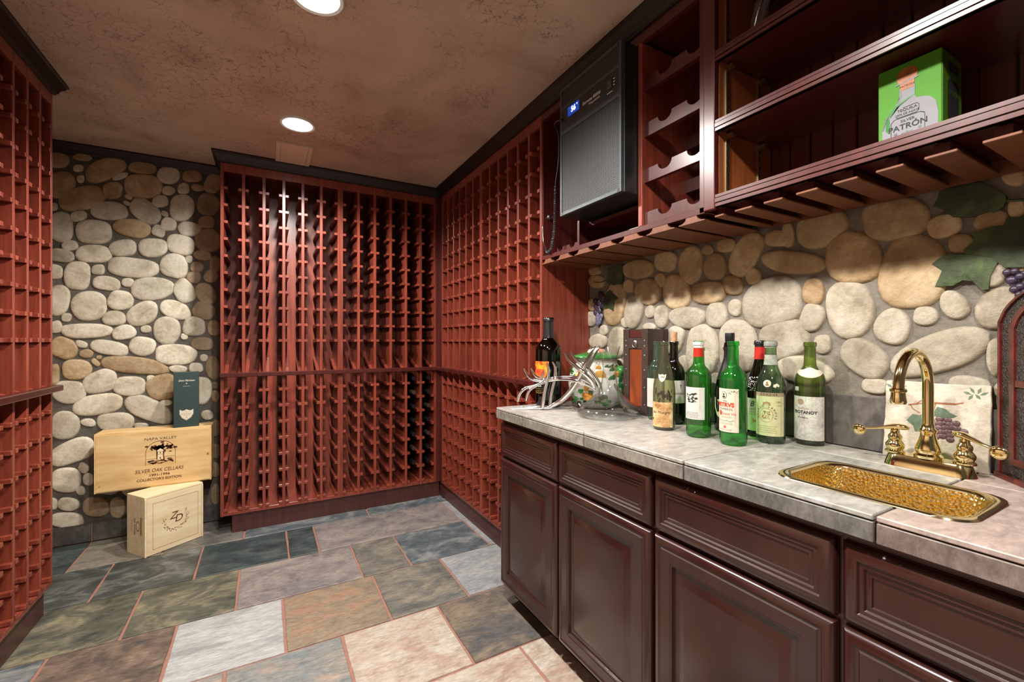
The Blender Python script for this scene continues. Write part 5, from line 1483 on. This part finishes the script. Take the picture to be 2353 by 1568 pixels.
face_text(fb, 'Z', .058, wx - .016, wz + .030, M['brown_ink'], .0003, shear=.35)
face_text(fb, 'D', .058, wx + .014, wz + .008, M['brown_ink'], .0003, shear=.2)
# branded end: lettering running downwards, hand hole
def end_text(parent, s, size, yc, zc, mat):
    vs, fs = text_geo(s, size)
    return flat_mesh('lettering', [(-.0008, yc - c * 1.0, zc - a) for a, c in vs], [tuple(reversed(f_)) for f_ in fs], mat, parent)
end_text(t, 'ZD WINES', .020, .100, .160, M['brown_ink'])
end_text(t, 'NAPA VALLEY', .011, .128, .160, M['tan_ink'])
vs = [];
wr2 = []
for k in range(26):
    a = 2 * math.pi * k / 26
    wr2.append(ell(.068 + .018 * math.cos(a), .165 + .026 * math.sin(a), .003, .003, 6))
vs, fs = [], []
for pl in wr2:
    b0_ = len(vs); vs += [(-.0007, p[0], p[1]) for p in pl]; fs.append(tuple(range(b0_, b0_ + len(pl))))
flat_mesh('wreath', vs, fs, M['tan_ink'], t)
MB().poly([(-.0012, p[0], p[1]) for p in [(.036 + .0055 * math.cos(R(a)), (.215 if a <= 180 else .125) + .0055 * math.sin(R(a))) for a in range(0, 361, 30)]], (.0022, 0, 0)).build('hand_slot', M['tan_ink'], t, world=False)

# ------------------------------------------------------------------ long crate lying across it
SZ = ZH + .0006
SX, SY, SW, SD, SH = -0.843, 3.311, 0.548, 0.150, 0.338
t = thing('wine_crate', 'honey pine wine crate printed with an oak tree emblem, lying across the lower crate', 'crate', (SX, SY, SZ), 0, 'wooden wine crates')
b = .012
MB().box(0, SW, .004, SD, SH - b, SH).build('top_board', M['pine'], t, world=False, bevel=.002)
MB().box(0, SW, .004, SD, 0, b).build('bottom_board', M['pine'], t, world=False, bevel=.002)
MB().box(0, b, .004, SD, b, SH - b).build('end_board', M['pine'], t, world=False, bevel=.001)
MB().box(SW - b, SW, .004, SD, b, SH - b).build('end_board', M['pine'], t, world=False, bevel=.001)
MB().box(b, SW - b, SD - b, SD, b, SH - b).build('back_board', M['pine'], t, world=False)
fb = MB().box(.006, SW - .006, .0, .0038, .006, SH - .010).build('sliding_lid', M['pine'], t, world=False, bevel=.0012)
for xa, xb, za, zb_ in ((0, .0055, 0, SH), (SW - .0055, SW, 0, SH)):
    MB().box(xa, xb, -.001, .0038, za, zb_).build('edge_strip', M['pine'], t, world=False, bevel=.001)
MB().lathe([(.0065, 0), (.0062, .0006), (.001, .0008)], 18, cap=False).xf(Matrix.Translation((SW - .018, -.0004, .165)) @ Matrix.Rotation(R(90), 4, 'X')).build('thumb_notch', M['tan_ink'], fb, world=False)
face_text(fb, 'NAPA VALLEY', .0225, .298, .285, M['brown_ink'], xscale=1.1)
ax, az, aw = .298, .130, .071        # arched picture: centre, foot, half width
arch_o = [(-aw, 0), (aw, 0), (aw, .075)] + [(aw * math.cos(R(a)), .075 + aw * math.sin(R(a)) * .95) for a in range(10, 180, 10)] + [(-aw, .075)]
ai = [(p[0] * .972, .0016 + (p[1] - .0016) * .982) for p in arch_o]
vs = [(ax + p[0], -.0006, az + p[1]) for p in arch_o] + [(ax + p[0], -.0006, az + p[1]) for p in ai]
n = len(arch_o)
flat_mesh('arch_outline', vs, [(k, (k + 1) % n, n + (k + 1) % n, n + k) for k in range(n)], M['brown_ink'], fb)
g0 = random.Random(9)
crown = [ell(g0.gauss(0, .028), .104 + g0.gauss(0, .010) - abs(g0.gauss(0, .004)), g0.uniform(.004, .011), g0.uniform(.003, .007), 9) for _ in range(60)]
face_print(fb, 'tree_crown', crown, M['brown_ink'], -.0006, (ax, az))
face_print(fb, 'tree_trunk', [[(.006, .02), (.020, .02), (.015, .06), (.024, .09), (.012, .085), (.008, .06)], [(-.020, .03), (-.012, .03), (-.014, .09), (-.022, .09)]], M['brown_ink'], -.0006, (ax, az))
face_print(fb, 'tower', [[(-.016, .030), (.012, .030), (.009, .078), (-.013, .078)], [(-.018, .078), (.014, .078), (.012, .086), (-.002, .096), (-.016, .086)]], M['pine_pale'], -.0008, (ax, az))
face_print(fb, 'tower_windows', [rect(-.005, .066, .001, .073), rect(-.005, .034, .001, .044), rect(-.016, .059, .012, .0605), rect(-.018, .0775, .014, .079)], M['brown_ink'], -.0010, (ax, az))
ground = [ell(g0.uniform(-.060, .060), g0.uniform(.006, .032), g0.uniform(.004, .012), g0.uniform(.0012, .0032), 8) for _ in range(46)]
face_print(fb, 'vineyard', ground + [rect(-.066, .036, -.02, .0375), rect(.02, .044, .066, .0455)], M['brown_ink'], -.0007, (ax, az))
face_text(fb, 'Silver Oak Cellars'.upper(), .0300, .292, .098, M['brown_ink'], shear=.22, xscale=.80)
face_text(fb, '1991-1996', .0200, .292, .070, M['brown_ink'], bold=.0004, xscale=1.15)
face_text(fb, "COLLECTOR'S EDITION", .0200, .292, .046, M['brown_ink'], bold=.0004, xscale=1.0)
MB().lathe([(.005, 0), (.001, .0006)], 12, cap=False).xf(Matrix.Translation((.022, -.0003, .040)) @ Matrix.Rotation(R(90), 4, 'X')).build('knot', M['maj_orange'], fb, world=False)

# ------------------------------------------------------------------ dark green gift carton on top
GZ = SZ + SH + .0006
p0, p1 = Vector((-0.486, 3.322)), Vector((-0.360, 3.336))
ga = math.atan2(p1.y - p0.y, p1.x - p0.x)
GW, GD, GH = .127, .110, .330
t = thing('gift_carton', 'dark green gift carton with a cream shield standing on the upper crate', 'carton', (p0.x, p0.y, GZ), ga)
fb = MB().box(0, GW, 0, GD, 0, GH).build('carton', M['dp_green'], t, world=False, bevel=.0015)
MB().box(.0005, GW - .0005, .0005, GD - .0005, GH + .0002, GH + .004).build('lid', M['dp_green'], t, world=False, bevel=.001)
face_text(fb, 'Dom Pérignon', .0150, GW / 2, GH - .045, M['paper'], shear=.4, bold=.0003, xscale=.9)
face_print(fb, 'small_emblem', [[(-.004, .003), (0, .001), (.004, .003), (.003, -.002), (0, -.005), (-.003, -.002)]], M['paper'], -.0006, (GW / 2, GH - .062))
face_text(fb, 'VINTAGE 2004', .0055, GW / 2, GH - .080, M['paper'])
shp = [(-.034, .030), (-.020, .022), (-.008, .026), (0, .031), (.008, .026), (.020, .022), (.034, .030), (.034, .002), (.024, -.020), (.012, -.030), (0, -.037), (-.012, -.030), (-.024, -.020), (-.034, .002)]
face_print(fb, 'shield', [shp], M['paper'], -.0006, (GW / 2, .078))
face_text(fb, 'Dom Pérignon', .0085, GW / 2, .080, M['tan_ink'], -.0009, shear=.3)
face_print(fb, 'small_print', [rect(-.018 + .0046 * k, 0, -.0148 + .0046 * k, .0012) for k in range(8)] + [rect(-.014 + .0046 * k, .020, -.0108 + .0046 * k, .0212) for k in range(6)], M['tan_ink'], -.0009, (GW / 2, .069))
face_print(fb, 'star', [ell(0, 0, .003, .003, 8)], M['tan_ink'], -.0009, (GW / 2, .059))
face_print(fb, 'shield_border', [ell(.029 * math.cos(R(a)), .002 + .033 * math.sin(R(a)), .0016, .0016, 6) for a in range(190, 352, 9)], M['tan_ink'], -.0009, (GW / 2, .078))

# ------------------------------------------------------------------ green tequila carton on the lowest shelf
QX = 1.245
qy1, qy0 = PX(2018.4, 400, QX).y, PX(2164, 400, QX).y
qz0, qz1 = 1.6338, 1.8215
qd = 0.112
t = thing('spirit_carton', 'lime green spirits carton printed with a round-shouldered bottle', 'carton', (QX, qy1, qz0), R(-90))
QW, QH = qy1 - qy0, qz1 - qz0
fb = MB().box(0, QW, 0, qd, 0, QH).build('carton', M['lime'], t, world=False, bevel=.001)
MB().box(QW + .0001, QW + .0008, .003, qd - .002, .002, QH - .002).build('side_face', M['lime_dark'], t, world=False)
q = QW / .146                          # print drawn on a 0.146 wide grid
def qz(c): return c * .963 + .0219
def qp(pts): return [(a * q, max(.001, qz(c) if c > 0.001 else .001)) for a, c in pts]
bw_ = [(.010, .0), (.138, .0), (.139, .035), (.134, .060), (.122, .074), (.106, .080), (.092, .082), (.088, .088), (.088, .116), (.052, .116), (.052, .094), (.046, .083), (.032, .072), (.018, .055), (.010, .030)]
face_print(fb, 'printed_bottle', [qp(bw_)], M['bottle_print'])
face_print(fb, 'bottle_glass_edge', [qp([(.052, .116), (.056, .116), (.058, .095), (.050, .083), (.046, .083), (.052, .094)]), qp([(.084, .116), (.088, .116), (.088, .090), (.084, .094)]), qp([(.010, .030), (.018, .055), (.032, .072), (.034, .070), (.021, .053), (.014, .030)])], M['grey_metal'], -.0009)
face_print(fb, 'ribbon', [qp([(.026, .064), (.040, .078), (.088, .096), (.088, .092), (.046, .075), (.030, .055)]), qp([(.020, .050), (.028, .058), (.030, .025), (.026, .020), (.019, .026)])], M['maj_green'], -.0010)
face_print(fb, 'stopper', [qp([(.049, .128), (.091, .128), (.095, .140), (.092, .152), (.080, .160), (.060, .160), (.048, .152), (.045, .140)]), qp([(.054, .110), (.086, .110), (.087, .128), (.053, .128)])], M['cork_print'], -.0010)
face_print(fb, 'stopper_lip', [qp([(.043, .124), (.097, .129), (.097, .132), (.043, .127)])], M['grey_metal'], -.0012)
face_text(fb, 'PATRON', .0085 * q, .070 * q, qz(.118), M['brown_ink'], -.0013)
face_print(fb, 'label_frame', [qp(pl) for pl in (seg(.032, -.002, .032, .040, .0012), seg(.032, .040, .040, .047, .0012), seg(.040, .047, .100, .047, .0010), seg(.100, .047, .110, .042, .0016), seg(.110, .042, .110, -.002, .0010))], M['ink'], -.0012)
face_print(fb, 'upper_label_frame', [qp(pl) for pl in (seg(.044, .052, .048, .048, .0014), seg(.048, .0490, .092, .0490, .0012), seg(.092, .049, .097, .055, .0010), seg(.097, .055, .097, .066, .0010), seg(.097, .066, .092, .070, .0010), seg(.092, .070, .060, .069, .0010))], M['ink'], -.0012)
face_text(fb, 'TEQUILA', .0115 * q, .070 * q, qz(.0635), M['ink'], -.0013)
face_text(fb, '100% DE AGAVE', .0088 * q, .070 * q, qz(.0545), M['ink'], -.0013, xscale=.9)
face_text(fb, 'SILVER', .0115 * q, .071 * q, qz(.0385), M['ink'], -.0013)
face_text(fb, 'PATRÓN', .0230 * q, .071 * q, qz(.0245), M['ink'], -.0013, bold=.0002)
face_print(fb, 'bee', [qp(ell(.070, .008, .0035, .006)), qp(ell(.061, .009, .0055, .0022)), qp(ell(.079, .009, .0055, .0022)), qp(ell(.043, .012, .004, .003)), qp(ell(.099, .014, .004, .003))], M['grey_metal'], -.0013)
# labels on the carton's side (faces local +x)
def side_print(polys, mat, x=QW + .0011):
    vs, fs = [], []
    for pl in polys:
        b0_ = len(vs); vs += [(x, p[0], p[1]) for p in pl]; fs.append(tuple(range(b0_, b0_ + len(pl))))
    flat_mesh('side_label', vs, fs, mat, t)
oct_ = lambda y0, z0, y1, z1, c: [(y0 + c, z0), (y1 - c, z0), (y1, z0 + c), (y1, z1 - c), (y1 - c, z1), (y0 + c, z1), (y0, z1 - c), (y0, z0 + c)]
side_print([oct_(.034, .148, .092, .170, .005), oct_(.030, .040, .094, .132, .009)], M['ink'])
vs, fs = text_geo('PATRÓN', .014)
flat_mesh('lettering', [(QW + .0014, .062 + a, .104 + c) for a, c in vs], fs, M['lime_dark'], t)
vs, fs = text_geo('TEQUILA', .009)
flat_mesh('lettering', [(QW + .0014, .062 + a, .159 + c) for a, c in vs], fs, M['lime_dark'], t)

# ------------------------------------------------------------------ clear horn-shaped decanter on the top shelf
hz0 = 2.0645
hb = PX(1728, 60, 1.255)
t = thing('horn_decanter', 'clear horn-shaped glass decanter on the top shelf', 'decanter', (hb.x, hb.y, hz0))
pth = smooth_pts([(0, 0, .004, .020), (0, -.006, .030, .022), (.002, -.020, .075, .027), (.004, -.040, .120, .033), (.006, -.062, .160, .040), (.006, -.080, .190, .046)], 5)
MB().tube([p[:3] for p in pth], [p[3] for p in pth], 24).build('body', M['g_clear'], t, world=False, smooth=60)
MB().lathe([(.034, 0.0), (.034, .002), (.020, .004), (.016, .006), (.001, .0065)], 24, cap=False).build('foot', M['g_clear'], t, world=False, smooth=50)
